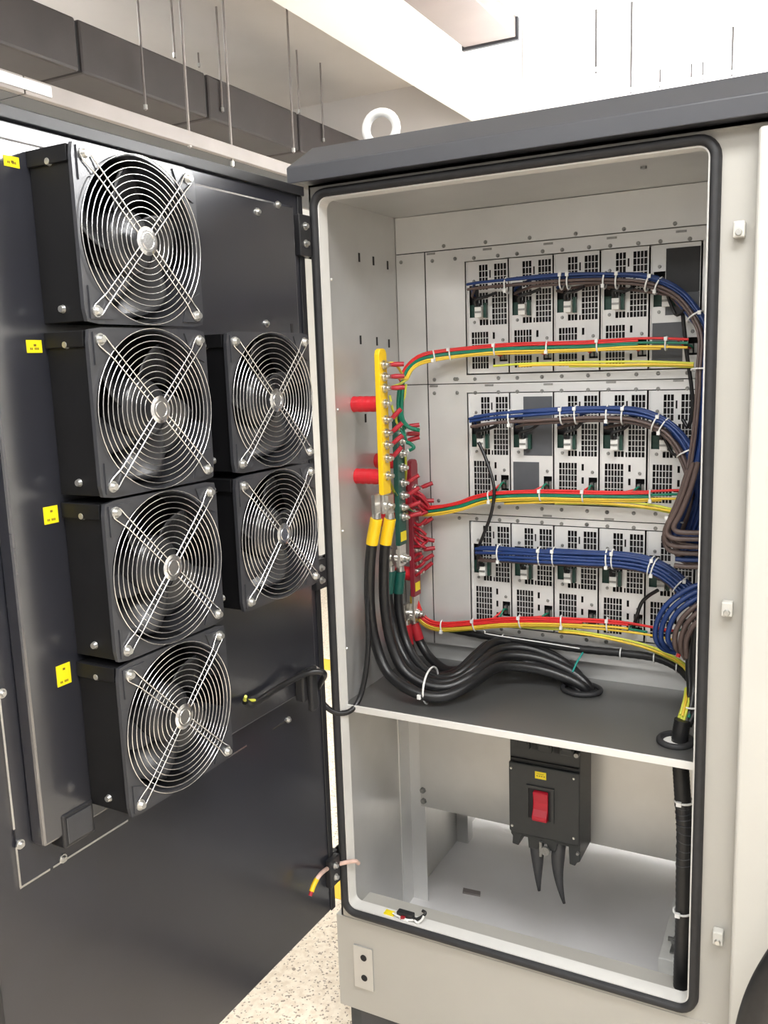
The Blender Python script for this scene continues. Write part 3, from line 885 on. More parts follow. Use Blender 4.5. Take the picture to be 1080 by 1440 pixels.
# ================================================================ power modules
MW, MH = 0.0920, 0.236
mm = 0.001
VENTS = {'tl': (28, 47.5, 8, 60, 3, 4), 'tr': (62, 89, 8, 60, 4, 4), 'ml': (28, 47.5, 66, 92, 3, 2), 'mr': (56.5, 89, 66, 134, 5, 6), 'll': (28, 47.5, 122, 134, 3, 1), 'bl': (9, 47, 148, 226, 6, 6)}
SLOTS = [(51, 54.5, 20, 36), (51, 54.5, 124, 134), (56, 60, 48, 58), (57, 62, 150, 164), (57, 62, 178, 192), (57, 62, 205, 219)]
OPEN = [(5, 27, 50, 117), (72, 90, 178, 212)]


def R4(h): return (h[0] * mm, h[1] * mm, h[2] * mm, h[3] * mm)


def module_proto(kind):
    t = thing('power_module', 'power module', 'power module', (0, 0, 0), 0.0, 'power modules in the rack', local=True)
    holes = [R4(v) for v in VENTS.values()] + [R4(s) for s in SLOTS] + [R4(s) for s in OPEN]
    q = MB().plate_holes(MW, MH, holes, 0.0, 0.0015)
    q.box(0.0, 0.0014, -0.004, 0.0, -MH, 0.0)
    obj('faceplate', q, M['face'], t)
    b = MB()
    b.box(0.001, MW - 0.001, 0.020, 0.022, -MH + 0.001, -0.001)
    b.box(0.001, 0.002, 0.0015, 0.020, -MH + 0.001, -0.001)
    b.box(MW - 0.002, MW - 0.001, 0.0015, 0.020, -MH + 0.001, -0.001)
    b.box(0.002, MW - 0.002, 0.0015, 0.020, -0.002, -0.001)
    b.box(0.002, MW - 0.002, 0.0015, 0.020, -MH + 0.001, -MH + 0.002)
    b.box(0.001, MW - 0.001, 0.022, 0.270, -MH + 0.001, -0.001)
    obj('module_case', b, M['dark'], t)
    for nm, (x0, x1, z0, z1, nc, nrw) in VENTS.items():
        q = MB()
        x0, x1, z0, z1 = R4((x0, x1, z0, z1))
        for i in range(1, nc):
            x = x0 + (x1 - x0) * i / nc
            q.box(x - 0.0007, x + 0.0007, 0.0003, 0.0012, -z1, -z0)
        for j in range(1, nrw):
            z = z0 + (z1 - z0) * j / nrw
            q.box(x0, x1, 0.0004, 0.0011, -z - 0.0007, -z + 0.0007)
        if kind == 0:
            obj('vent_grille', q, M['grille'], t)
    if kind:
        fm = M['film_black'] if kind == 1 else M['film']
        if kind == 1:
            obj('blanking_film', MB().box(0.028, 0.091, -0.0008, 0.0, -0.092, -0.008), M['film_black'], t, label='black film over the upper vents')
            obj('blanking_film', MB().box(0.028, 0.091, -0.0008, 0.0, -0.134, -0.0925), M['film'], t, label='grey film over the middle vents')
        else:
            obj('blanking_film', MB().box(0.028, 0.091, -0.0008, 0.0, -0.134, -0.008), M['film'], t, label='grey film over the upper vents')
        obj('blanking_film', MB().box(0.004, 0.062, -0.0008, 0.0, -0.226, -0.148), M['film'], t, label='grey film over the lower vent')
    pc = obj('circuit_board', MB().box(0.003, 0.030, 0.008, 0.010, -0.118, -0.090), M['pcb'], t)
    obj('board_edge', MB().box(0.041, 0.047, -0.012, -0.0008, -0.119, -0.088), M['pcb'], pc)
    pg = obj('plug', MB().box(0.025, 0.040, -0.022, -0.0008, -0.118, -0.096), M['plug'], t, bevel=0.001)
    obj('plug_ridge', MB().box(0.0255, 0.0395, -0.0235, -0.022, -0.109, -0.105), M['screw_dull'], pg)
    obj('plug_latch', MB().box(0.028, 0.037, -0.024, -0.016, -0.096, -0.089), M['dark'], pg)
    for (x, z) in ((16, 41), (16, 127), (80, 167)):
        obj('module_screw', MB().cyl((x * mm, 0, -z * mm), (x * mm, -0.003, -z * mm), 0.0036, 0.0025, 10), M['screw_dull'], t)
    for i in range(2):
        obj('terminal', MB().box(0.074 + 0.009 * i, 0.080 + 0.009 * i, 0.004, 0.016, -0.208, -0.190), M['screw_dull'], t)
    return t


protos = [module_proto(k_) for k_ in (0, 1, 2)]
kids_index()
used = [False] * 3
ORD = ['leftmost', 'second from left', 'middle', 'fourth from left', 'rightmost']
RN = ['top', 'middle', 'bottom']
for r_ in range(3):
    for c_ in range(5):
        kd = 1 if (r_, c_) == (0, 4) else 2 if (r_, c_) == (1, 1) else 0
        o = copy_tree(protos[kd]) if used[kd] else protos[kd]
        used[kd] = True
        o.location = (MX + 0.0030 + c_ * PITCH, YF - 0.0005, ROW[r_])
        extra = {0: 'with bare vent grilles', 1: 'with black and grey blanking film', 2: 'with grey blanking films'}[kd]
        o['label'] = '%s power module of the %s rack row, %s' % (ORD[c_], RN[r_], extra)

# ================================================================ breaker
BK = thing('circuit_breaker', 'large black three pole circuit breaker with red toggle under the shelf', 'circuit breaker', (0.388, 0.25, 0.12))
bx0, bx1, by0 = 0.3105, 0.463, 0.200
b = MB()
# silhouette of the lower body in x-z, castellated feet
pts = [(bx0, 0.400), (bx0, 0.148), (bx0 + 0.004, 0.142), (bx0 + 0.003, 0.124), (bx0 + 0.017, 0.122), (bx0 + 0.024, 0.146), (bx0 + 0.038, 0.146), (bx0 + 0.040, 0.122), (bx0 + 0.060, 0.122), (bx0 + 0.064, 0.136),
       (bx0 + 0.080, 0.140), (bx0 + 0.084, 0.126), (bx0 + 0.100, 0.126), (bx0 + 0.104, 0.145), (bx0 + 0.128, 0.145), (bx0 + 0.130, 0.106), (bx0 + 0.142, 0.104), (bx0 + 0.146, 0.112), (bx1, 0.116), (bx1, 0.400)]
b.prism(pts, 'y', by0 + 0.008, 0.2995)
body = obj('breaker_body', b, M['breaker'], BK, bevel=0.0015)
obj('breaker_cover', MB().prism([(bx0 - 0.001, 0.318), (bx0 - 0.001, 0.160), (bx0 + 0.004, 0.155), (bx1 - 0.004, 0.155), (bx1 + 0.001, 0.160), (bx1 + 0.001, 0.318)], 'y', by0, by0 + 0.010), M['breaker'], BK, bevel=0.003)
b = MB()
for i in range(3):
    x = bx0 + 0.016 + i * 0.048
    b.box(x, x + 0.030, by0 + 0.001, by0 + 0.010, 0.352, 0.374)
    b.box(x + 0.003, x + 0.027, by0 - 0.004, by0 + 0.002, 0.364, 0.384)
obj('terminal_shroud', b, M['breaker'], BK, bevel=0.002)
b = MB()
for i in range(2):
    x = bx0 + 0.050 + i * 0.048
    b.box(x, x + 0.010, by0 + 0.0065, by0 + 0.0085, 0.352, 0.366)
obj('terminal_gap', b, M['dark'], BK)
obj('cover_step', MB().box(bx0 + 0.002, bx1 - 0.002, by0 + 0.004, by0 + 0.009, 0.322, 0.327), M['dark'], BK)
for (x, z) in ((bx0 + 0.005, 0.304), (bx1 - 0.011, 0.306), (bx0 + 0.006, 0.171), (bx1 - 0.011, 0.172)):
    obj('cover_screw', MB().cyl((x, by0, z), (x, by0 - 0.002, z), 0.0032, 0.0022, 10), M['screw'], BK)
obj('mounting_screw', MB().cyl((bx1 - 0.006, by0 + 0.008, 0.358), (bx1 - 0.006, by0 - 0.002, 0.358), 0.006, 0.005, 10), M['screw_dull'], BK)
obj('mounting_screw', MB().cyl((bx1 - 0.004, by0 + 0.008, 0.136), (bx1 - 0.004, by0 + 0.002, 0.136), 0.004, 0.003, 10), M['screw_dull'], BK)
st = obj('sticker', MB().box(0.3685, 0.393, by0 - 0.0006, by0, 0.291, 0.307), M['sticker'], BK, label='small yellow sticker above the red toggle')
q = MB()
for i in range(4):
    q.box(0.372 + 0.005 * i, 0.3752 + 0.005 * i, by0 - 0.0009, by0 - 0.0006, 0.2965, 0.2985)
q.box(0.373, 0.388, by0 - 0.0009, by0 - 0.0006, 0.3015, 0.3022)
obj('sticker_print', q, M['ink'], st)
# toggle in its dark window
win = obj('toggle_window', MB().plate_holes(0.060, 0.078, [(0.0045, 0.0535, 0.006, 0.074)], -0.003, 0.0), M['breaker'], BK)
win.data.transform(Matrix.Translation((0.350, by0 - 0.0002, 0.274)))
obj('window_floor', MB().box(0.354, 0.4045, by0 - 0.0012, by0 - 0.0002, 0.199, 0.269), M['dark'], win)
q = MB()
prof = [(0.266, -0.001), (0.262, -0.010), (0.240, -0.007), (0.225, -0.009), (0.210, -0.018), (0.201, -0.016), (0.199, -0.001)]
q.prism([(by0 + dy, z) for z, dy in prof], 'x', 0.3655, 0.3985)
obj('toggle', q, M['toggle'], BK, bevel=0.003)
# two pointed phase barriers hanging down
def barrier(x0, w_, ztop, ztip, lean, bend):
    rows = []
    n_ = 10
    for i in range(n_ + 1):
        f = i / n_
        wd = w_ * (1 - (max(0, (f - 0.3)) / 0.7) ** 1.15 * 0.88)
        cx = x0 + lean * f * f + bend * math.sin(PI * f) 
        yy = by0 + 0.020 - 0.016 * math.sin(PI * 0.5 * f)
        zz = ztop + (ztip - ztop) * f
        rows.append([(cx - wd / 2, yy, zz), (cx, yy - 0.004 * (1 - f), zz), (cx + wd / 2, yy + 0.003, zz)])
    vs = [p for r in rows for p in r]
    fs = [(i * 3 + j, i * 3 + j + 1, i * 3 + 4 + j, i * 3 + 3 + j) for i in range(n_) for j in range(2)]
    o = obj('phase_barrier', MB().add(vs, fs, True), M['barrier'], BK)
    sd = o.modifiers.new('thick', 'SOLIDIFY')
    sd.thickness = 0.0015
barrier(0.3645, 0.030, 0.160, 0.028, 0.010, 0.003)
barrier(0.417, 0.028, 0.156, 0.013, 0.013, -0.005)
obj('barrier_clip', MB().cyl((0.390, by0 + 0.004, 0.128), (0.390, by0 - 0.002, 0.128), 0.010, n=10).box(0.377, 0.382, by0, by0 + 0.006, 0.112, 0.146), M['screw_dull'], BK)

# ================================================================ busbars, insulators
def bolt(parent, x, y, z, s=1.0):
    q = MB()
    q.cyl((x, y, z), (x + 0.004, y, z), 0.0095 * s, n=12)
    q.cyl((x + 0.004, y, z), (x + 0.011, y, z), 0.0075 * s, n=6)
    q.cyl((x + 0.011, y, z), (x + 0.017, y, z), 0.0042 * s, n=8)
    return obj('bolt', q, M['tin'], parent)


def crimp(parent, x, y, z, dirn=(0.75, 0.35, 0.05), L=0.030, r=0.0052):
    d = Vector(dirn).normalized()
    p = Vector((x, y, z))
    return obj('crimp_sleeve', MB().cyl(p, p + d * 0.012, r * 0.7, r, 8).cyl(p + d * 0.012, p + d * L, r, r * 0.9, 8), M['crimp'], parent)


def busbar(nm, label, m, x, y, z0, z1, zs0, bolts, crimps, mu):
    t = thing('busbar', label, 'busbar', (x, y, z0 - 0.03), group='vertical busbars on the left wall')
    pts = [(y, z1 - 0.012), (y + 0.004, z1 - 0.003), (y + 0.012, z1), (y + 0.022, z1), (y + 0.030, z1 - 0.003), (y + 0.034, z1 - 0.012), (y + 0.034, zs0), (y, zs0)]
    obj('bar_sleeve', MB().prism(pts, 'x', x, x + 0.011), m, t, bevel=0.0012)
    obj('bar_end', MB().box(x + 0.002, x + 0.009, y + 0.002, y + 0.032, z0, zs0), M['tin'], t, bevel=0.001)
    for z in bolts: bolt(t, x + 0.011, y + 0.016, z)
    for z, dz in crimps: crimp(t, x + 0.022, y + 0.022, z, (0.75, 0.35, dz))
    for z in (z0 + 0.010,):
        bolt(t, x + 0.009, y + 0.017, z + 0.006, 1.25)
        obj('bolt', MB().cyl((x + 0.002, y + 0.017, z + 0.006), (x - 0.010, y + 0.017, z + 0.006), 0.0095, n=6), M['tin'], t)
    return t

yb_z = [1.1666, 1.1426, 1.1199, 1.0887, 1.0559, 1.0287, 1.0043, 0.977, 0.9409]
yb = busbar('busbar', 'bright yellow sleeved busbar nearest the cabinet opening, with ring terminals', M['busyellow'], 0.072, 0.098, 0.862, 1.199, 0.902,
       yb_z, [(yb_z[0], 0.0), (yb_z[1], 0), (yb_z[2], 0), (yb_z[4], 0.8), (yb_z[5], 0.7), (yb_z[6], 0.7), (yb_z[7], 0.9)], 'y')
gb_z = [1.0335, 1.0186, 1.0036, 0.9766, 0.9464, 0.9132, 0.8859, 0.86, 0.8387]
gb = busbar('busbar', 'dark green sleeved busbar between the yellow and the red one', M['busgreen'], 0.060, 0.190, 0.730, 1.062, 0.776,
       gb_z, [(z, d_) for z, d_ in zip(gb_z[:3] + gb_z[5:], (0.1, 0.0, 0.2, 0.5, 0.5, 0.3, 0.2))], 'g')
rb_z = [0.8899, 0.8599, 0.8362, 0.8045, 0.7742, 0.747, 0.7198, 0.6973]
rb = busbar('busbar', 'deep red sleeved busbar deepest in the cabinet on the left wall', M['busred'], 0.052, 0.272, 0.580, 0.955, 0.640,
       rb_z, [(z, d_) for z, d_ in zip(rb_z, (0.3, 0.0, -0.1, 0.5, -0.2, 0.1, 0.5, 0.7))], 'r')
obj('bar_mark', MB().box(0.0632, 0.0640, 0.276, 0.300, 0.652, 0.672), M['sticker'], rb, label='small yellow mark near the lower end')
obj('bar_mark', MB().box(0.0712, 0.0722, 0.194, 0.220, 0.785, 0.806), M['sticker'], gb, label='small yellow mark near the lower end')

def insulator(x0, x1, y, z, r, label):
    t = thing('insulator', label, 'insulator', (x0, y, z - r), group='red standoff insulators')
    L_ = []
    n_ = 9
    prof = []
    for i in range(n_):
        f = i / (n_ - 1)
        prof.append((x0 + (x1 - x0) * f, r * (0.96 if i % 2 else 1.0)))
    prof = [(x0, r * 0.7)] + prof + [(x1, r * 0.7)]
    for x, rr_ in prof:
        L_.append([(x, y + rr_ * math.cos(2 * PI * i / 24), z + rr_ * math.sin(2 * PI * i / 24)) for i in range(24)])
    obj('insulator_body', MB().loft(L_), M['insul'], t)
    obj('insulator_stud', MB().cyl((x0 + 0.001, y, z), (x0 - 0.0002, y, z), r * 0.65, n=16).cyl((x1 - 0.001, y, z), (x1, y, z), r * 0.4, n=6), M['tin'], t)
for x1, y, z, lb in ((0.0715, 0.115, 1.088, 'upper red ribbed insulator behind the yellow busbar'), (0.0715, 0.115, 0.938, 'lower red ribbed insulator behind the yellow busbar'),
                     (0.0595, 0.207, 0.960, 'upper red insulator behind the green busbar'), (0.0595, 0.207, 0.830, 'lower red insulator behind the green busbar'),
                     (0.0515, 0.289, 0.860, 'upper red insulator behind the red busbar'), (0.0515, 0.289, 0.690, 'lower red insulator behind the red busbar')):
    insulator(0.0124, x1, y, z, 0.0165, lb)

# ================================================================ thick power cables
def power_cable(pts, label, sleeve, smat, r=0.0115, sl=3, lug=True):
    P = spline(pts, 6)
    t = thing('power_cable', label, 'cable', tuple(pts[-1]), group='thick black power cables')
    obj('cable_jacket', MB().tube(P, r, 12), M['blackcable'], t)
    n_ = sleeve
    d = (P[0] - P[1]).normalized()
    S_ = [P[0] + d * 0.020] + P[:n_]
    obj('shrink_sleeve', MB().tube(S_, [r * 1.14] * len(S_), 12), smat, t)
    if lug:
        top = S_[0]
        q = MB().cyl(top, top + Vector((0, 0, 0.012)), r * 0.9, r * 0.8, 12)
        q.box(top.x - 0.004, top.x + 0.004, top.y - 0.012, top.y + 0.012, top.z + 0.010, top.z + 0.050)
        obj('lug', q, M['tin'], t)
    return t
SIDE = Vector((0, 0, 0))
power_cable([(0.0664, 0.085, 0.8359), (0.0583, 0.085, 0.8009), (0.0483, 0.09, 0.7461), (0.0423, 0.095, 0.6673), (0.0511, 0.095, 0.59), (0.0845, 0.085, 0.5267), (0.148, 0.072, 0.498), (0.2095, 0.085, 0.4901), (0.2504, 0.14, 0.5043), (0.284, 0.22, 0.5195), (0.3484, 0.265, 0.51), (0.4113, 0.28, 0.4927), (0.4515, 0.285, 0.4728), (0.455, 0.29, 0.45)], 'thick black cable with yellow sleeve, outermost left at the yellow busbar', 7, M['busyellow'])
power_cable([(0.0806, 0.118, 0.8307), (0.0726, 0.118, 0.7953), (0.0671, 0.118, 0.7413), (0.0659, 0.118, 0.6635), (0.0782, 0.115, 0.5872), (0.1074, 0.11, 0.5293), (0.1581, 0.11, 0.5016), (0.2084, 0.125, 0.4973), (0.2483, 0.17, 0.5156), (0.2765, 0.25, 0.5313), (0.3405, 0.29, 0.525), (0.4134, 0.3, 0.5022), (0.455, 0.295, 0.4761), (0.462, 0.3, 0.45)], 'thick black cable with yellow sleeve, right one of the yellow pair', 7, M['busyellow'])
power_cable([(0.0398, 0.195, 0.6977), (0.0349, 0.195, 0.6599), (0.0418, 0.195, 0.6083), (0.0609, 0.185, 0.5559), (0.0982, 0.17, 0.513), (0.1546, 0.15, 0.4952), (0.2066, 0.16, 0.499), (0.2431, 0.2, 0.5239), (0.2628, 0.27, 0.5394), (0.3179, 0.31, 0.537), (0.3934, 0.315, 0.5156), (0.4367, 0.3, 0.491), (0.45, 0.305, 0.45)], 'thick black cable with left dark green sleeve, middle of the bunch', 6, M['sleevegreen'], r=0.0105)
power_cable([(0.0528, 0.218, 0.6933), (0.048, 0.218, 0.6553), (0.0555, 0.21, 0.6056), (0.0746, 0.2, 0.553), (0.1142, 0.18, 0.5151), (0.1608, 0.17, 0.4972), (0.2066, 0.18, 0.5065), (0.2329, 0.235, 0.5337), (0.2523, 0.29, 0.55), (0.3014, 0.325, 0.542), (0.3651, 0.33, 0.5235), (0.42, 0.31, 0.4966), (0.44, 0.31, 0.45)], 'thick black cable with right dark green sleeve, middle of the bunch', 6, M['sleevegreen'], r=0.0105)
power_cable([(0.0399, 0.275, 0.5517), (0.0443, 0.275, 0.5179), (0.07, 0.265, 0.4866), (0.1238, 0.24, 0.4716), (0.1804, 0.23, 0.491), (0.2169, 0.25, 0.527), (0.2387, 0.29, 0.5435), (0.2848, 0.31, 0.528), (0.363, 0.31, 0.5052), (0.4245, 0.305, 0.4795), (0.445, 0.3, 0.45)], 'thick black cable with left red sleeve at the red busbar foot', 6, M['sleevered'], r=0.0105)
power_cable([(0.0527, 0.298, 0.5499), (0.0629, 0.298, 0.5217), (0.0934, 0.285, 0.4934), (0.1432, 0.26, 0.4809), (0.1968, 0.24, 0.4981), (0.2369, 0.25, 0.523), (0.2837, 0.28, 0.5209), (0.3627, 0.285, 0.5053), (0.4269, 0.285, 0.4788), (0.448, 0.28, 0.45)], 'thick black cable with right red sleeve, innermost of the bunch', 5, M['sleevered'], r=0.0105)
tc_ = Vector((0.1699, 0.095, 0.4992))
q = MB()
loop = [tc_ + Vector((-0.006 * math.cos(t_ * PI / 12), 0.052 * math.cos(t_ * PI / 12) + 0.02, 0.036 * math.sin(t_ * PI / 12))) for t_ in range(24)]
t = thing('cable_tie', 'white cable tie round the thick black cables on the shelf', 'cable tie', tuple(tc_ - Vector((0, 0, 0.04))), group='loose cable ties')
obj('tie_strap', MB().tube(loop, 0.0022, 6, closed=True), M['tie'], t)
obj('tie_head', MB().box(tc_.x - 0.006, tc_.x + 0.002, tc_.y - 0.037, tc_.y - 0.029, tc_.z - 0.012, tc_.z - 0.002), M['tie'], t, bevel=0.001)

# ================================================================ wire harnesses
def frame_path(path, sub):
    P = spline(path, sub)
    T, Nn, Bb = [], [], []
    Y = Vector((0, 1, 0))
    for i in range(len(P)):
        t_ = (P[min(i + 1, len(P) - 1)] - P[max(i - 1, 0)]).normalized()
        n_ = t_.cross(Y)
        if n_.length < 0.2: n_ = Vector((0, 0, 1))
        n_.normalize()
        T.append(t_); Nn.append(n_); Bb.append(Vector((0, -1, 0)))
    return P, T, Nn, Bb


def tie_on(parent, c, t_, n_, rn, rb_, flip=1):
    """nylon tie: an oval strap round the bundle with its head"""
    bvec = t_.cross(n_).normalized()
    pts = [c + n_ * (rn * math.cos(k_ * PI / 9)) + bvec * (rb_ * math.sin(k_ * PI / 9)) for k_ in range(18)]
    s = obj('cable_tie', MB().tube(pts, 0.0017, 6, closed=True), M['tie'], parent)
    hd = c + n_ * (rn * 0.72 * flip) + Vector((0, -rb_ * 0.95, 0))
    obj('tie_head', MB().box(hd.x - 0.003, hd.x + 0.003, hd.y - 0.004, hd.y + 0.002, hd.z - 0.0035, hd.z + 0.0035), M['tie'], s)


def harness(label, path, strands, ties, sub=6, group='wire harnesses in the rack', wob=0.0008, rn=None):
    P, T, Nn, Bb = frame_path(path, sub)
    n_ = len(P)
    t = thing('wire_harness', label, 'wire harness', tuple(P[0]), group=group)
    for idx, (nm, mk, no, bo, f0, f1, r, head, tail) in enumerate(strands):
        i0, i1 = int(f0 * (n_ - 1)), int(f1 * (n_ - 1))
        ph = random.random() * 6.28
        pts = []
        for i in range(i0, i1 + 1, 2 if (i1 - i0) > 12 else 1):
            wv = wob * math.sin(i * 0.35 + ph)
            pts.append(P[i] + Nn[i] * (no + wv) + Bb[i] * (bo + wob * math.cos(i * 0.29 + ph)))
        if head:
            pts = spline([Vector(h) for h in head] + [pts[0]], 3)[:-1] + pts
        if tail:
            pts = pts + spline([pts[-1]] + [Vector(h) for h in tail], 3)[1:]
        obj(nm, MB().tube(pts, r, 7), M[mk], t)
    mn = max(abs(s[2]) + s[6] for s in strands) if rn is None else rn
    mb_ = max(abs(s[3]) + s[6] for s in strands)
    for k_, f in enumerate(ties):
        i = int(f * (n_ - 1))
        tie_on(t, P[i], T[i], Nn[i], mn * 1.05, mb_ * 1.08, 1 if k_ % 3 else -1)
    return t, P


def modx(c, off): return MX + c * PITCH + off


def blue_brown(row, path, ties, label, extra=0, downs=()):
    st = []
    r = (0.0030, 0.0034, 0.0037)[row]
    zc = ROW[row]
    def dive(c, dz=0.0): return [(modx(c, 0.018), 0.338, zc - 0.075), (modx(c, 0.018), 0.322, zc - 0.068 + dz)]
    frac = [0.02, 0.13, 0.25, 0.36, 0.48]
    nb = ((0.0125, 0.0075), (0.0140, 0.0035), (0.0135, -0.0050))[row]
    lay = [(nb[0], 0.004), (nb[0] - 1.9 * r, 0.007), (nb[0], -0.004), (nb[0] - 1.9 * r, -0.003), (nb[0] - 3.7 * r, 0.006)]
    b0 = (nb[0] - 1.9 * r * (2 if row == 0 else 3 if row == 1 else 4)) - 0.001
    layb = [(b0, 0.006), (b0 - 1.9 * r * (row < 2), 0.004), (b0, -0.003), (b0 - 1.9 * r * (row < 1), -0.005), (b0 + 0.003, -0.006)]
    for c in range(5):
        st.append(('blue_wire', 'blue', lay[c][0], lay[c][1], frac[c], 1.0, r, dive(c, 0.006), None))
        st.append(('brown_wire', 'brown', layb[c][0], layb[c][1] - (0.006 if row == 2 else 0), frac[c], 1.0, r, dive(c, -0.004), None))
    # full length pairs in front along the whole run
    for q_ in range((1, 2, 4)[row]):
        st.append(('blue_wire', 'blue', nb[0] - 0.002 - 1.95 * r * q_, 0.0115, 0.0 if q_ < 2 else 0.10, 1.0, r, None, None))
    st.append(('brown_wire', 'brown', b0, 0.010 - 0.01 * (row == 2), 0.0, 1.0, r, None, None))
    h, P = harness(label, path, st, ties)
    # black signal pigtails to the white plugs
    for c in range(5):
        px = modx(c, 0.033)
        i = min(range(len(P)), key=lambda q: abs(P[q].x - (px + 0.045)) + (0 if q < len(P) * 0.7 else 9))
        p0 = P[i] + Vector((0, 0.004, -0.012))
        pts = [(px - 0.001, YF - 0.024, zc - 0.094), (px + 0.001, YF - 0.030, zc - 0.082), ((px + p0.x) / 2, YF - 0.030, min(zc - 0.075, p0.z - 0.006)), tuple(p0)]
        obj('signal_lead', MB().tube(spline(pts, 5), 0.0033, 7), M['blackcable'], h)
    return h, P


h1, P1 = blue_brown(0, [(0.1986, 0.3, 1.3161), (0.2495, 0.292, 1.318), (0.3279, 0.288, 1.3194), (0.4168, 0.286, 1.3185), (0.5017, 0.284, 1.3136), (0.5635, 0.28, 1.3062), (0.6176, 0.272, 1.2824), (0.6518, 0.262, 1.2487), (0.6771, 0.25, 1.202), (0.677, 0.235, 1.1377), (0.6774, 0.225, 1.0733), (0.6743, 0.215, 1.0021), (0.6647, 0.205, 0.937), (0.6501, 0.2, 0.8838), (0.6376, 0.195, 0.8476), (0.6439, 0.19, 0.8285), (0.6695, 0.19, 0.8207), (0.7094, 0.19, 0.8205)],
                    [0.09, 0.17, 0.185, 0.235, 0.25, 0.31, 0.325, 0.44, 0.53, 0.80], 'blue and brown wire harness of the top rack row, turning down at right')
h2, P2 = blue_brown(1, [(0.1998, 0.3, 1.0336), (0.2615, 0.292, 1.0433), (0.3565, 0.288, 1.0493), (0.4463, 0.286, 1.0534), (0.518, 0.284, 1.0532), (0.5672, 0.28, 1.0463), (0.613, 0.274, 1.0261), (0.6439, 0.266, 0.9928), (0.6614, 0.258, 0.9572), (0.6712, 0.25, 0.9177), (0.6703, 0.245, 0.8774), (0.659, 0.24, 0.8365), (0.6495, 0.24, 0.7942), (0.6719, 0.24, 0.7818), (0.7046, 0.235, 0.7839)],
                    [0.10, 0.19, 0.205, 0.27, 0.30, 0.40, 0.42, 0.53], 'blue and brown wire harness of the middle rack row, bending down at right')
h3, P3 = blue_brown(2, [(0.2079, 0.3, 0.747), (0.2739, 0.292, 0.7516), (0.355, 0.288, 0.7535), (0.4472, 0.286, 0.7559), (0.5209, 0.284, 0.7586), (0.5783, 0.28, 0.7534), (0.6213, 0.272, 0.7382), (0.6574, 0.26, 0.7126), (0.6857, 0.25, 0.6893), (0.7096, 0.24, 0.6661)],
                    [0.10, 0.23, 0.27, 0.42, 0.44, 0.58, 0.60, 0.75], 'blue and brown wire harness of the bottom rack row, running straight then dropping')

# coil of spare blue and brown cable ends at the right
t = thing('wire_coil', 'blue and brown cable loop curling behind the right frame edge', 'wire coil', (0.6618, 0.2, 0.6301), group='wire coils at the right')
arcs = [[(0.71, 0.2, 0.7511), (0.6677, 0.19, 0.7308), (0.6343, 0.185, 0.7013), (0.6166, 0.185, 0.6646), (0.6136, 0.19, 0.6303), (0.6255, 0.2, 0.6087), (0.6478, 0.21, 0.5997)], [(0.7102, 0.2, 0.7403), (0.6749, 0.185, 0.7231), (0.6443, 0.18, 0.6953), (0.628, 0.18, 0.663), (0.6251, 0.185, 0.6303), (0.6361, 0.2, 0.6071)], [(0.7105, 0.2, 0.7294), (0.6822, 0.18, 0.7155), (0.6543, 0.175, 0.6894), (0.6407, 0.175, 0.6574), (0.6391, 0.18, 0.6306), (0.6508, 0.19, 0.6135)], [(0.712, 0.19, 0.7212), (0.6894, 0.175, 0.7079), (0.6667, 0.17, 0.6838), (0.6533, 0.17, 0.652), (0.653, 0.175, 0.6226), (0.6613, 0.19, 0.6077)], [(0.7123, 0.19, 0.7103), (0.6941, 0.17, 0.6975), (0.674, 0.165, 0.6736), (0.6644, 0.165, 0.645), (0.6642, 0.17, 0.6199), (0.6707, 0.18, 0.6008)], [(0.7138, 0.18, 0.6995), (0.6987, 0.165, 0.6871), (0.6825, 0.16, 0.665), (0.6742, 0.16, 0.6394), (0.6754, 0.165, 0.6076)]]
for i, a in enumerate(arcs):
    obj('blue_wire' if i < 3 else 'brown_wire', MB().tube(spline(a, 6), 0.0050, 8), M['blue' if i < 3 else 'brown'], t)
t = thing('wire_coil', 'stacked brown cable bends tied behind the right frame edge, above the blue loop', 'wire coil', (0.6578, 0.2, 0.8234), group='wire coils at the right')
arcs = [[(0.6777, 0.17, 0.9744), (0.6629, 0.17, 0.922), (0.6487, 0.17, 0.8819), (0.6366, 0.17, 0.8574), (0.6343, 0.17, 0.8412), (0.6472, 0.17, 0.8326), (0.6747, 0.17, 0.8329), (0.7116, 0.17, 0.8352)], [(0.6869, 0.165, 0.9751), (0.6735, 0.165, 0.9231), (0.6583, 0.165, 0.8806), (0.6475, 0.165, 0.8588), (0.6502, 0.165, 0.8484), (0.6653, 0.165, 0.8452), (0.7119, 0.165, 0.8479)], [(0.6679, 0.18, 0.96), (0.6529, 0.18, 0.907), (0.6372, 0.18, 0.8664), (0.6287, 0.18, 0.8417), (0.6329, 0.18, 0.823), (0.6509, 0.18, 0.8161), (0.7108, 0.18, 0.8186)], [(0.6307, 0.19, 0.8481), (0.6259, 0.19, 0.8288), (0.6314, 0.19, 0.8101), (0.6496, 0.19, 0.8018), (0.7099, 0.19, 0.8032)], [(0.6457, 0.2, 0.7871), (0.6649, 0.2, 0.7871), (0.7089, 0.2, 0.7903)], [(0.6433, 0.2, 0.7745), (0.6652, 0.2, 0.7735), (0.7093, 0.2, 0.7768)]]
for i, a in enumerate(arcs):
    bl = i in (4,)
    obj('blue_wire' if bl else 'brown_wire', MB().tube(spline(a, 5), 0.0048, 8), M['blue' if bl else 'brown'], t)
t = thing('wire_coil', 'straight blue cables dropping behind the brown bends at right', 'wire coil', (0.6765, 0.2, 0.838), group='wire coils at the right')
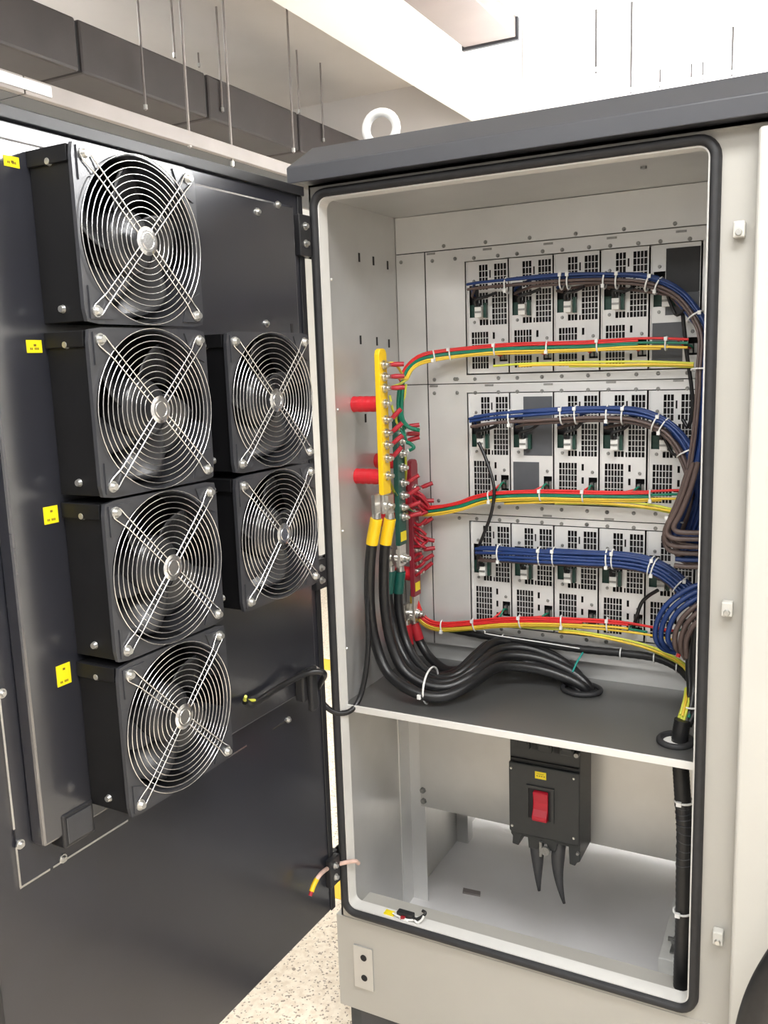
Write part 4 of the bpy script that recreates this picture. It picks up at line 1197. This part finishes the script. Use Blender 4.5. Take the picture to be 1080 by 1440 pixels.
arcs = [[(0.6934, 0.24, 0.9534), (0.6817, 0.24, 0.9127), (0.666, 0.24, 0.8712), (0.6539, 0.24, 0.832)], [(0.6981, 0.235, 0.9408), (0.689, 0.235, 0.9002), (0.676, 0.235, 0.8616), (0.6651, 0.235, 0.8308)], [(0.7019, 0.23, 0.9148), (0.6952, 0.23, 0.881), (0.6859, 0.23, 0.8466), (0.6761, 0.23, 0.8297)], [(0.7049, 0.23, 0.8948), (0.7008, 0.23, 0.861), (0.694, 0.23, 0.8307)]]
for a in arcs:
    obj('blue_wire', MB().tube(spline(a, 5), 0.0048, 8), M['blue'], t)


def ryg(row, path, ties, label, heads, second, label2, tails):
    st = []
    r = 0.0026
    ks = [('red_wire', 'red', 0.0095, 0.003), ('red_wire', 'red', 0.0060, 0.006), ('red_wire', 'red', 0.0080, -0.003), ('green_wire', 'green', 0.0020, 0.004), ('green_wire', 'green', -0.0012, 0.006), ('green_wire', 'green', 0.0004, -0.002),
          ('yellow_wire', 'yellow', -0.0058, 0.005), ('yellow_wire', 'yellow', -0.0092, 0.003), ('yellow_green_wire', 'lime', -0.0074, -0.002)]
    if row == 2:
        ks = [('red_wire', 'red', 0.0095, 0.003), ('red_wire', 'red', 0.0055, 0.006), ('red_wire', 'red', 0.0018, 0.0065), ('red_wire', 'red', 0.0070, -0.003), ('yellow_wire', 'yellow', -0.0025, 0.006), ('yellow_wire', 'yellow', -0.0062, 0.005), ('yellow_wire', 'yellow', -0.0092, 0.003), ('green_wire', 'green', -0.0040, -0.001), ('yellow_green_wire', 'lime', -0.0110, -0.001)]
    ends = [1.0, 0.86, 0.70, 1.0, 0.86, 0.70, 1.0, 0.92, 0.8]
    for i, (nm, mk, no, bo) in enumerate(ks):
        hd = heads.get(mk)
        hd = [Vector(q_) for q_ in hd[i % len(hd)]] if hd else None
        e = ends[i]
        st.append((nm, mk, no, bo, 0.0, e, r, hd, tails if e == 1.0 else None))
    h, P = harness(label, path, st, ties, sub=6, wob=0.0006)
    # short red/green drops into the dark terminal openings
    for c in range(5):
        x = modx(c, 0.082)
        i = min(range(len(P)), key=lambda q_: abs(P[q_].x - x))
        for k_, mk in enumerate(('red', 'green')):
            p0 = P[i] + Vector((0.012 * k_ - 0.02, 0.004, 0.006 - 0.006 * k_))
            obj(('red', 'green', 'yellow_green')[k_] + '_wire', MB().tube(spline([tuple(p0), (x - 0.004 + 0.004 * k_, YF - 0.016, ROW[row] - 0.198 + 0.004 * k_), (x - 0.003 + 0.004 * k_, YF + 0.006, ROW[row] - 0.198)], 4), 0.0024, 7), M[mk], h)
    h2_, _ = harness(label2, second, [('yellow_green_wire', 'lime', 0.0026, 0.0, 0.0, 1.0, r, None, None), ('yellow_wire', 'yellow', -0.0024, 0.001, 0.18, 1.0, r, None, None), ('yellow_green_wire', 'lime', -0.0050, -0.002, 0.4, 1.0, r, None, None)], [], sub=5)
    return h, P


hy = [[(0.0896, 0.122, 1.169), (0.1033, 0.13, 1.1671)], [(0.0886, 0.122, 1.142), (0.1005, 0.14, 1.1398)], [(0.0877, 0.122, 1.1191), (0.1033, 0.14, 1.1253)]]
hg = [[(0.087, 0.2, 1.029), (0.0792, 0.2, 1.0501), (0.0752, 0.2, 1.0803), (0.0831, 0.19, 1.118)], [(0.0831, 0.2, 1.0138), (0.0722, 0.2, 1.0426), (0.0701, 0.2, 1.0803), (0.0798, 0.19, 1.1181)], [(0.087, 0.205, 1.0012), (0.0821, 0.2, 1.035), (0.0803, 0.2, 1.0803), (0.088, 0.19, 1.1135)]]
hr = [[(0.046, 0.285, 0.8838), (0.062, 0.24, 0.9696), (0.076, 0.21, 1.0494), (0.0874, 0.195, 1.1177)]]
ryg(0, [(0.0872, 0.2, 1.1354), (0.0892, 0.225, 1.1571), (0.1001, 0.26, 1.1743), (0.1277, 0.285, 1.1822), (0.1899, 0.295, 1.1875), (0.2699, 0.296, 1.1904), (0.3546, 0.296, 1.1901), (0.4432, 0.296, 1.1895), (0.5278, 0.296, 1.1902), (0.5955, 0.296, 1.1889), (0.6461, 0.292, 1.1854)],
    [0.29, 0.36, 0.49, 0.62, 0.74, 0.93], 'red green and yellow wire harness across the top rack row, rising from the busbars',
    {'yellow': hy, 'lime': hy[2:], 'green': hg, 'red': hr},
    [(0.2486, 0.305, 1.1525), (0.3227, 0.3, 1.1563), (0.4136, 0.298, 1.1565), (0.5001, 0.297, 1.1538), (0.5828, 0.296, 1.1513), (0.6756, 0.29, 1.1459)], 'thin yellow wire pair under the top red green harness',
    None)
hr = [[(0.0591, 0.295, 0.8828), (0.0741, 0.296, 0.8669)], [(0.0581, 0.295, 0.8534), (0.0737, 0.296, 0.8539)], [(0.0574, 0.295, 0.8304), (0.0732, 0.296, 0.8375)]]
hy = [[(0.0515, 0.2, 0.8961), (0.0518, 0.26, 0.8521), (0.0673, 0.293, 0.8312)], [(0.0501, 0.2, 0.8568), (0.0499, 0.27, 0.8342), (0.0708, 0.293, 0.8281)], [(0.0793, 0.125, 0.9361), (0.0648, 0.2, 0.8809), (0.0616, 0.29, 0.8314)]]
ryg(1, [(0.0829, 0.298, 0.836), (0.1304, 0.298, 0.843), (0.1739, 0.297, 0.8532), (0.2116, 0.296, 0.8676), (0.2578, 0.296, 0.8772), (0.3532, 0.296, 0.8839), (0.4442, 0.296, 0.8859), (0.5312, 0.296, 0.8878), (0.6011, 0.294, 0.8922), (0.6456, 0.285, 0.8966)],
    [0.42, 0.56, 0.68, 0.86], 'red green and yellow wire harness across the middle rack row',
    {'yellow': hy, 'lime': hy, 'green': hy[1:], 'red': hr},
    [(0.2087, 0.303, 0.8601), (0.2885, 0.3, 0.8654), (0.3833, 0.298, 0.8712), (0.488, 0.297, 0.8742), (0.5735, 0.296, 0.8707), (0.6329, 0.285, 0.8637)], 'thin yellow wire pair under the middle red green harness',
    None)
hr = [[(0.0535, 0.295, 0.7056), (0.0531, 0.296, 0.6496)], [(0.0528, 0.295, 0.6819), (0.0492, 0.296, 0.6408)]]
hy = [[(0.0497, 0.29, 0.6812), (0.0436, 0.292, 0.6362)]]
ryg(2, [(0.0512, 0.298, 0.6183), (0.0613, 0.298, 0.592), (0.0826, 0.298, 0.5738), (0.1188, 0.297, 0.5695), (0.186, 0.296, 0.5805), (0.2623, 0.296, 0.5953), (0.3518, 0.296, 0.6065), (0.4453, 0.295, 0.6137), (0.5203, 0.293, 0.6162), (0.5794, 0.285, 0.6159), (0.6321, 0.27, 0.6159)],
    [0.30, 0.43, 0.55, 0.66, 0.78], 'red and yellow wire harness across the bottom rack row, curving up to the red busbar',
    {'yellow': hy, 'lime': hy, 'green': hy, 'red': hr},
    [(0.2512, 0.303, 0.5806), (0.3344, 0.3, 0.5858), (0.4296, 0.297, 0.591), (0.5054, 0.295, 0.5878), (0.5719, 0.29, 0.5803), (0.6239, 0.275, 0.5703), (0.6581, 0.25, 0.5636), (0.6778, 0.2, 0.5542), (0.6823, 0.13, 0.5377), (0.6792, 0.105, 0.5095)], 'thin yellow green wires dropping right from the bottom harness into the black hose', None)

# green loose loops by the busbars
t = thing('wire_harness', 'loose dark green wires looping past the green busbar top', 'wire harness', (0.0758, 0.2, 1.0501), group='wire harnesses in the rack')
for i, pts in enumerate([[(0.084, 0.185, 1.1182), (0.0796, 0.185, 1.0886), (0.0805, 0.185, 1.0662), (0.089, 0.19, 1.0433), (0.1038, 0.2, 1.0305), (0.1156, 0.21, 1.0268)], [(0.0895, 0.187, 1.1136), (0.0867, 0.187, 1.0809), (0.0874, 0.187, 1.054), (0.0963, 0.195, 1.0354), (0.1138, 0.2, 1.0291)], [(0.0894, 0.2, 1.0017), (0.0977, 0.2, 0.9987), (0.1059, 0.2, 0.9913), (0.0956, 0.2, 0.985)]]):
    obj('green_wire', MB().tube(spline(pts, 5), 0.0042, 8), M['green'], t)
obj('wire_end', MB().cyl((0.0922, 0.2, 0.9835), (0.1059, 0.2, 0.9913), 0.0036, n=8), M['tie'], t)
for i, pts in enumerate([[(0.088, 0.13, 1.1044), (0.0884, 0.14, 1.0763), (0.0809, 0.17, 1.0552)], [(0.0918, 0.2, 1.1249), (0.0858, 0.2, 1.0952), (0.0767, 0.19, 1.0764), (0.0707, 0.19, 1.0509), (0.0734, 0.2, 1.0289)], [(0.0753, 0.22, 0.9719), (0.0711, 0.23, 0.9396), (0.0587, 0.25, 0.9131)]]):
    obj('yellow_green_wire', MB().tube(spline(pts, 5), 0.0028, 7), M['lime'], t)
# red cables splaying off the red busbar
t = thing('wire_harness', 'bunch of short red wires splaying from the red busbar bolts', 'wire harness', (0.0712, 0.29, 0.7941), group='wire harnesses in the rack')
for pts in [[(0.0586, 0.285, 0.8874), (0.0726, 0.285, 0.8815), (0.0858, 0.29, 0.8683), (0.0882, 0.295, 0.8481)], [(0.058, 0.285, 0.8679), (0.0757, 0.285, 0.8654), (0.0847, 0.295, 0.8512)], [(0.0572, 0.285, 0.8418), (0.0749, 0.285, 0.841), (0.0879, 0.295, 0.8383)], [(0.0598, 0.285, 0.8109), (0.0763, 0.28, 0.8077), (0.092, 0.285, 0.8207)], [(0.0592, 0.285, 0.7944), (0.0756, 0.28, 0.7848), (0.0924, 0.285, 0.775), (0.0845, 0.29, 0.7637)], [(0.0589, 0.285, 0.7828), (0.0787, 0.28, 0.7718), (0.0904, 0.285, 0.765)], [(0.0573, 0.285, 0.7331), (0.0778, 0.28, 0.7422)], [(0.0564, 0.285, 0.703), (0.077, 0.28, 0.714), (0.0838, 0.285, 0.7217)], [(0.0557, 0.285, 0.6828), (0.0729, 0.28, 0.6954), (0.0815, 0.285, 0.7049)], [(0.0625, 0.28, 0.8786), (0.0823, 0.275, 0.8736), (0.093, 0.285, 0.858), (0.096, 0.293, 0.8439)], [(0.062, 0.28, 0.8624), (0.0836, 0.275, 0.8576), (0.093, 0.288, 0.8446)], [(0.061, 0.28, 0.8298), (0.0788, 0.276, 0.8313), (0.091, 0.288, 0.8364)], [(0.0619, 0.28, 0.802), (0.0805, 0.274, 0.7976), (0.0915, 0.28, 0.7857)], [(0.061, 0.28, 0.7757), (0.0777, 0.274, 0.7631), (0.0889, 0.28, 0.7561)], [(0.0605, 0.28, 0.7575), (0.0789, 0.275, 0.7597), (0.091, 0.28, 0.7693)], [(0.0593, 0.28, 0.721), (0.0758, 0.276, 0.7297), (0.083, 0.28, 0.7376)], [(0.0614, 0.278, 0.8707), (0.0762, 0.272, 0.8577), (0.0826, 0.28, 0.8438), (0.0918, 0.29, 0.8345)]]:
    obj('red_wire', MB().tube(spline(pts, 5), 0.0036, 7), M['crimp'], t)

# ---------------------------------------------------------------- black wrapped harness below the rack
t = thing('wrapped_harness', 'black tape wrapped harness sloping below the bottom module row', 'wire harness', (0.0823, 0.31, 0.5635), group='black wrapped harnesses')
P = spline([(0.0687, 0.312, 0.5683), (0.144, 0.312, 0.5595), (0.2476, 0.312, 0.5528), (0.3465, 0.312, 0.5513), (0.4416, 0.31, 0.5505), (0.5329, 0.305, 0.554), (0.5997, 0.295, 0.5549), (0.6458, 0.27, 0.548), (0.6708, 0.24, 0.5395)], 8)
obj('wrapped_bundle', MB().tube(P, [0.0082 + 0.0007 * (i % 2) for i in range(len(P))], 10), M['conduit'], t)
for f in (0.27, 0.62, 0.74, 0.86):
    i = int(f * (len(P) - 1))
    tt = (P[i + 1] - P[i]).normalized()
    obj('cable_tie', MB().tube([P[i] + Vector((0, 0.0100 * math.cos(k_ * PI / 8), 0.0100 * math.sin(k_ * PI / 8))) for k_ in range(16)], 0.0016, 6, closed=True), M['tie'], t)
obj('loose_tie', MB().tube(spline([(0.2067, 0.3, 0.5799), (0.223, 0.297, 0.5693), (0.233, 0.297, 0.5639), (0.351, 0.298, 0.5593), (0.4371, 0.298, 0.5553)], 4), 0.0013, 6), M['tie'], t)
obj('teal_strap', MB().tube([(0.4429, 0.305, 0.5459), (0.432, 0.3, 0.5255), (0.424, 0.29, 0.5038)], 0.0022, 6), M['teal_cable'], t)
# black leads running down the rack face
for nm, pts, lb in (('black_lead', [(0.6306, 0.295, 1.2867), (0.634, 0.295, 1.2444), (0.6386, 0.296, 1.2044), (0.6434, 0.296, 1.1642), (0.6518, 0.3, 1.1101), (0.6555, 0.3, 1.0625), (0.6476, 0.305, 1.0279), (0.636, 0.31, 1.0413)], 'thin black lead dropping between the top and middle rows at right'),
                    ('black_lead', [(0.2119, 0.305, 0.9931), (0.2282, 0.3, 0.9629), (0.2476, 0.29, 0.9181), (0.2538, 0.285, 0.8834), (0.2431, 0.29, 0.8353), (0.222, 0.3, 0.7897), (0.2078, 0.305, 0.7557), (0.2053, 0.305, 0.7101)], 'thin black lead crossing from the middle to the bottom row at left'),
                    ('black_lead', [(0.5982, 0.29, 0.6999), (0.5783, 0.3, 0.6837), (0.564, 0.302, 0.6668), (0.5557, 0.302, 0.6403), (0.5469, 0.305, 0.608)], 'short black lead curling beside the rightmost bottom module')):
    tt = thing(nm, lb, 'cable', tuple(pts[0]), group='thin black leads')
    obj('lead', MB().tube(spline(pts, 5), 0.0038, 8), M['blackcable'], tt)

# ---------------------------------------------------------------- black hose at the right
hose = thing('cable_hose', 'black wrapped cable hose running down the right side through the shelf', 'hose', (0.6944, 0.08, -0.0228))
HP = [(0.6792, 0.105, 0.5095), (0.6755, 0.102, 0.4715), (0.6781, 0.1, 0.4243), (0.6838, 0.095, 0.3648), (0.6898, 0.09, 0.2981), (0.6911, 0.085, 0.2155), (0.6927, 0.08, 0.1175), (0.692, 0.078, 0.045), (0.6924, 0.075, -0.0154)]
PP = spline(HP, 16)
obj('hose_cover', MB().tube(PP, [0.0145 + 0.0007 * (i % 2) for i in range(len(PP))], 14), M['conduit'], hose)
for i in range(2):
    p = Vector([HP[3], HP[6]][i])
    p = Vector(((0.6865, 0.095, 0.357), (0.6908, 0.08, 0.1447))[i])
    s = obj('cable_tie', MB().tube([p + Vector((0.0165 * math.cos(k_ * PI / 9), 0.0165 * math.sin(k_ * PI / 9), 0.001 * math.cos(k_ * PI / 9))) for k_ in range(18)], 0.0021, 6, closed=True), M['tie'], hose)
    obj('tie_head', MB().box(p.x - 0.011, p.x - 0.002, p.y - 0.021, p.y - 0.015, p.z - 0.004, p.z + 0.004), M['tie'], s)
q = MB()
for i in range(9):
    i0 = 52 + i * 3
    c0 = PP[i0]
    q.tube([c0 + Vector((0.0150 * math.cos(k_ * PI / 8), 0.0150 * math.sin(k_ * PI / 8), 0.003 * math.sin(k_ * PI / 8 + i))) for k_ in range(16)], 0.0009, 5, closed=True)
obj('wrap_turn', q, M['hood'], hose)
# dark trunk of cables above the hose, and the wires into it
tk = thing('black_cable_bundle', 'dark bunch of black cables along the right frame above the shelf', 'cable', (0.6909, 0.15, 0.5247))
for i, pts in enumerate([[(0.7024, 0.17, 0.7119), (0.6916, 0.165, 0.6714), (0.6886, 0.16, 0.6178), (0.6912, 0.15, 0.5663), (0.6912, 0.13, 0.5321), (0.6848, 0.11, 0.5043)], [(0.708, 0.165, 0.7137), (0.7001, 0.16, 0.6602), (0.6971, 0.155, 0.6067), (0.6984, 0.145, 0.5553), (0.6971, 0.125, 0.5212), (0.6894, 0.105, 0.5002)], [(0.6966, 0.175, 0.6691), (0.683, 0.17, 0.6347), (0.6795, 0.165, 0.5943), (0.6852, 0.15, 0.5516), (0.6872, 0.125, 0.5196)], [(0.7179, 0.15, 0.692), (0.7082, 0.15, 0.637), (0.7052, 0.145, 0.5838), (0.7052, 0.135, 0.5393), (0.7013, 0.115, 0.5092)]]):
    obj('trunk_cable', MB().tube(spline(pts, 6), 0.0068, 9), M['blackcable'], tk)
for pts in [[(0.6785, 0.17, 0.5506), (0.6808, 0.14, 0.5338), (0.6776, 0.115, 0.515), (0.6755, 0.106, 0.5003)], [(0.6838, 0.168, 0.552), (0.6861, 0.138, 0.5353), (0.683, 0.112, 0.517), (0.6796, 0.104, 0.5017)], [(0.6747, 0.17, 0.5458), (0.6759, 0.14, 0.5288), (0.6724, 0.116, 0.5124), (0.6702, 0.108, 0.4986)]]:
    obj('yellow_green_wire', MB().tube(spline(pts, 5), 0.0032, 7), M['lime'], tk)
obj('green_wire', MB().tube(spline([(0.6904, 0.15, 0.5454), (0.69, 0.13, 0.5292), (0.6884, 0.11, 0.5118)], 5), 0.0040, 7), M['green'], tk)
obj('red_wire', MB().tube(spline([(0.6659, 0.19, 0.6336), (0.6611, 0.19, 0.6161), (0.6557, 0.185, 0.6001)], 5), 0.0042, 7), M['red'], tk)
obj('cable_tie', MB().tube([Vector((0.6937, 0.13, 0.5298)) + Vector((0.017 * math.cos(k_ * PI / 8), 0.017 * math.sin(k_ * PI / 8), 0.002 * math.cos(k_ * PI / 8))) for k_ in range(16)], 0.0018, 6, closed=True), M['tie'], tk)

# ---------------------------------------------------------------- door cable, earth strap, small parts
dc = thing('door_cable', 'black cable looping from the door clamp across the gap into the cabinet', 'cable', (0.0297, -0.02, 0.4677))
pts = [tuple(DL(0.335, 0.060, 0.618)), tuple(DL(0.300, 0.050, 0.600)), tuple(DL(0.220, 0.045, 0.600)), tuple(DL(0.150, 0.060, 0.606)), tuple(DL(0.115, 0.075, 0.595))] + [(-0.0199, -0.03, 0.5099), (-0.004, -0.02, 0.4732), (0.0171, -0.005, 0.4584), (0.0336, 0.02, 0.4609), (0.0413, 0.045, 0.4873), (0.0472, 0.06, 0.5378), (0.0494, 0.07, 0.5973), (0.0427, 0.085, 0.6699), (0.0462, 0.1, 0.7437)]
obj('cable_jacket', MB().tube(spline(pts, 7), 0.0058, 9), M['blackcable'], dc)
obj('wire_tail', MB().tube(spline([tuple(DL(0.345, 0.070, 0.632)), tuple(DL(0.335, 0.060, 0.620)), tuple(DL(0.300, 0.052, 0.606))], 5), 0.0028, 7), M['lime'], dc)
es = thing('earth_strap', 'short clear and pinkish earth wire with yellow tip between door and frame', 'wire', (-0.0393, -0.04, 0.0748))
P = spline([tuple(DL(q_[0], 0.030, q_[1])) for q_ in [(0.1304, 0.1416), (0.1193, 0.1521), (0.0953, 0.1603)]] + [(-0.0076, -0.03, 0.1202), (0.0172, -0.012, 0.1262), (0.0347, 0.0, 0.1272), (0.0339, 0.016, 0.1132)], 6)
obj('wire_insulation', MB().tube(P[8:], 0.0045, 9), M['clear'], es)
obj('wire_tip', MB().tube(P[:10], 0.0052, 9), M['busyellow'], es)
obj('wire_ferrule', MB().cyl(P[0], P[0] + (P[0] - P[1]).normalized() * 0.008, 0.0042, n=8), M['crimp'], es)
sp = thing('loose_connector', 'small loose black and white connector with wires lying on the opening lip', 'connector', (0.15, 0.0187, 0.02))
lz = 0.0195
obj('connector_body', MB().box(0.128, 0.165, 0.004, 0.018, lz, lz + 0.014), M['black_metal'], sp, bevel=0.002)
obj('yellow_tag', MB().box(0.098, 0.121, 0.003, 0.017, lz, lz + 0.003), M['sticker'], sp)
obj('red_tag', MB().box(0.140, 0.149, -0.001, 0.004, lz + 0.001, lz + 0.008), M['crimp'], sp)
for pts, r, mk in (([(0.119, 0.006, lz + 0.006), (0.135, 0.002, lz + 0.005), (0.155, 0.001, lz + 0.004), (0.168, 0.004, lz + 0.005)], 0.0022, 'tie'), ([(0.121, 0.012, lz + 0.005), (0.14, 0.001, lz + 0.002), (0.158, -0.001, lz + 0.002)], 0.0018, 'tie'),
                   ([(0.160, 0.010, lz + 0.010), (0.172, 0.006, lz + 0.007), (0.184, 0.010, lz + 0.013), (0.190, 0.016, lz + 0.020), (0.182, 0.018, lz + 0.022)], 0.0034, 'blackcable'), ([(0.170, 0.004, lz + 0.006), (0.178, 0.002, lz + 0.003), (0.186, 0.006, lz + 0.010), (0.189, 0.010, lz + 0.017)], 0.0024, 'tie')):
    obj('connector_wire', MB().tube(spline(pts, 5), r, 7), M[mk], sp)
# charging cable at the lower right
ev = thing('charging_cable', 'thick black charging cable hanging in a loop in front of the ivory panel', 'cable', (0.95, -0.12, 0.0))
P = spline([(0.9514, -0.12, 0.3526), (0.8967, -0.12, 0.2839), (0.8595, -0.12, 0.2079), (0.8372, -0.12, 0.1354), (0.8289, -0.12, 0.0685), (0.8377, -0.12, -0.0062), (0.8696, -0.12, -0.072), (0.9225, -0.12, -0.1016), (0.9818, -0.12, -0.0881)], 8)
obj('cable_jacket', MB().tube(P, 0.0255, 18), M['conduit'], ev)
for o in bpy.data.objects:
    if '_w' in o: del o['_w']
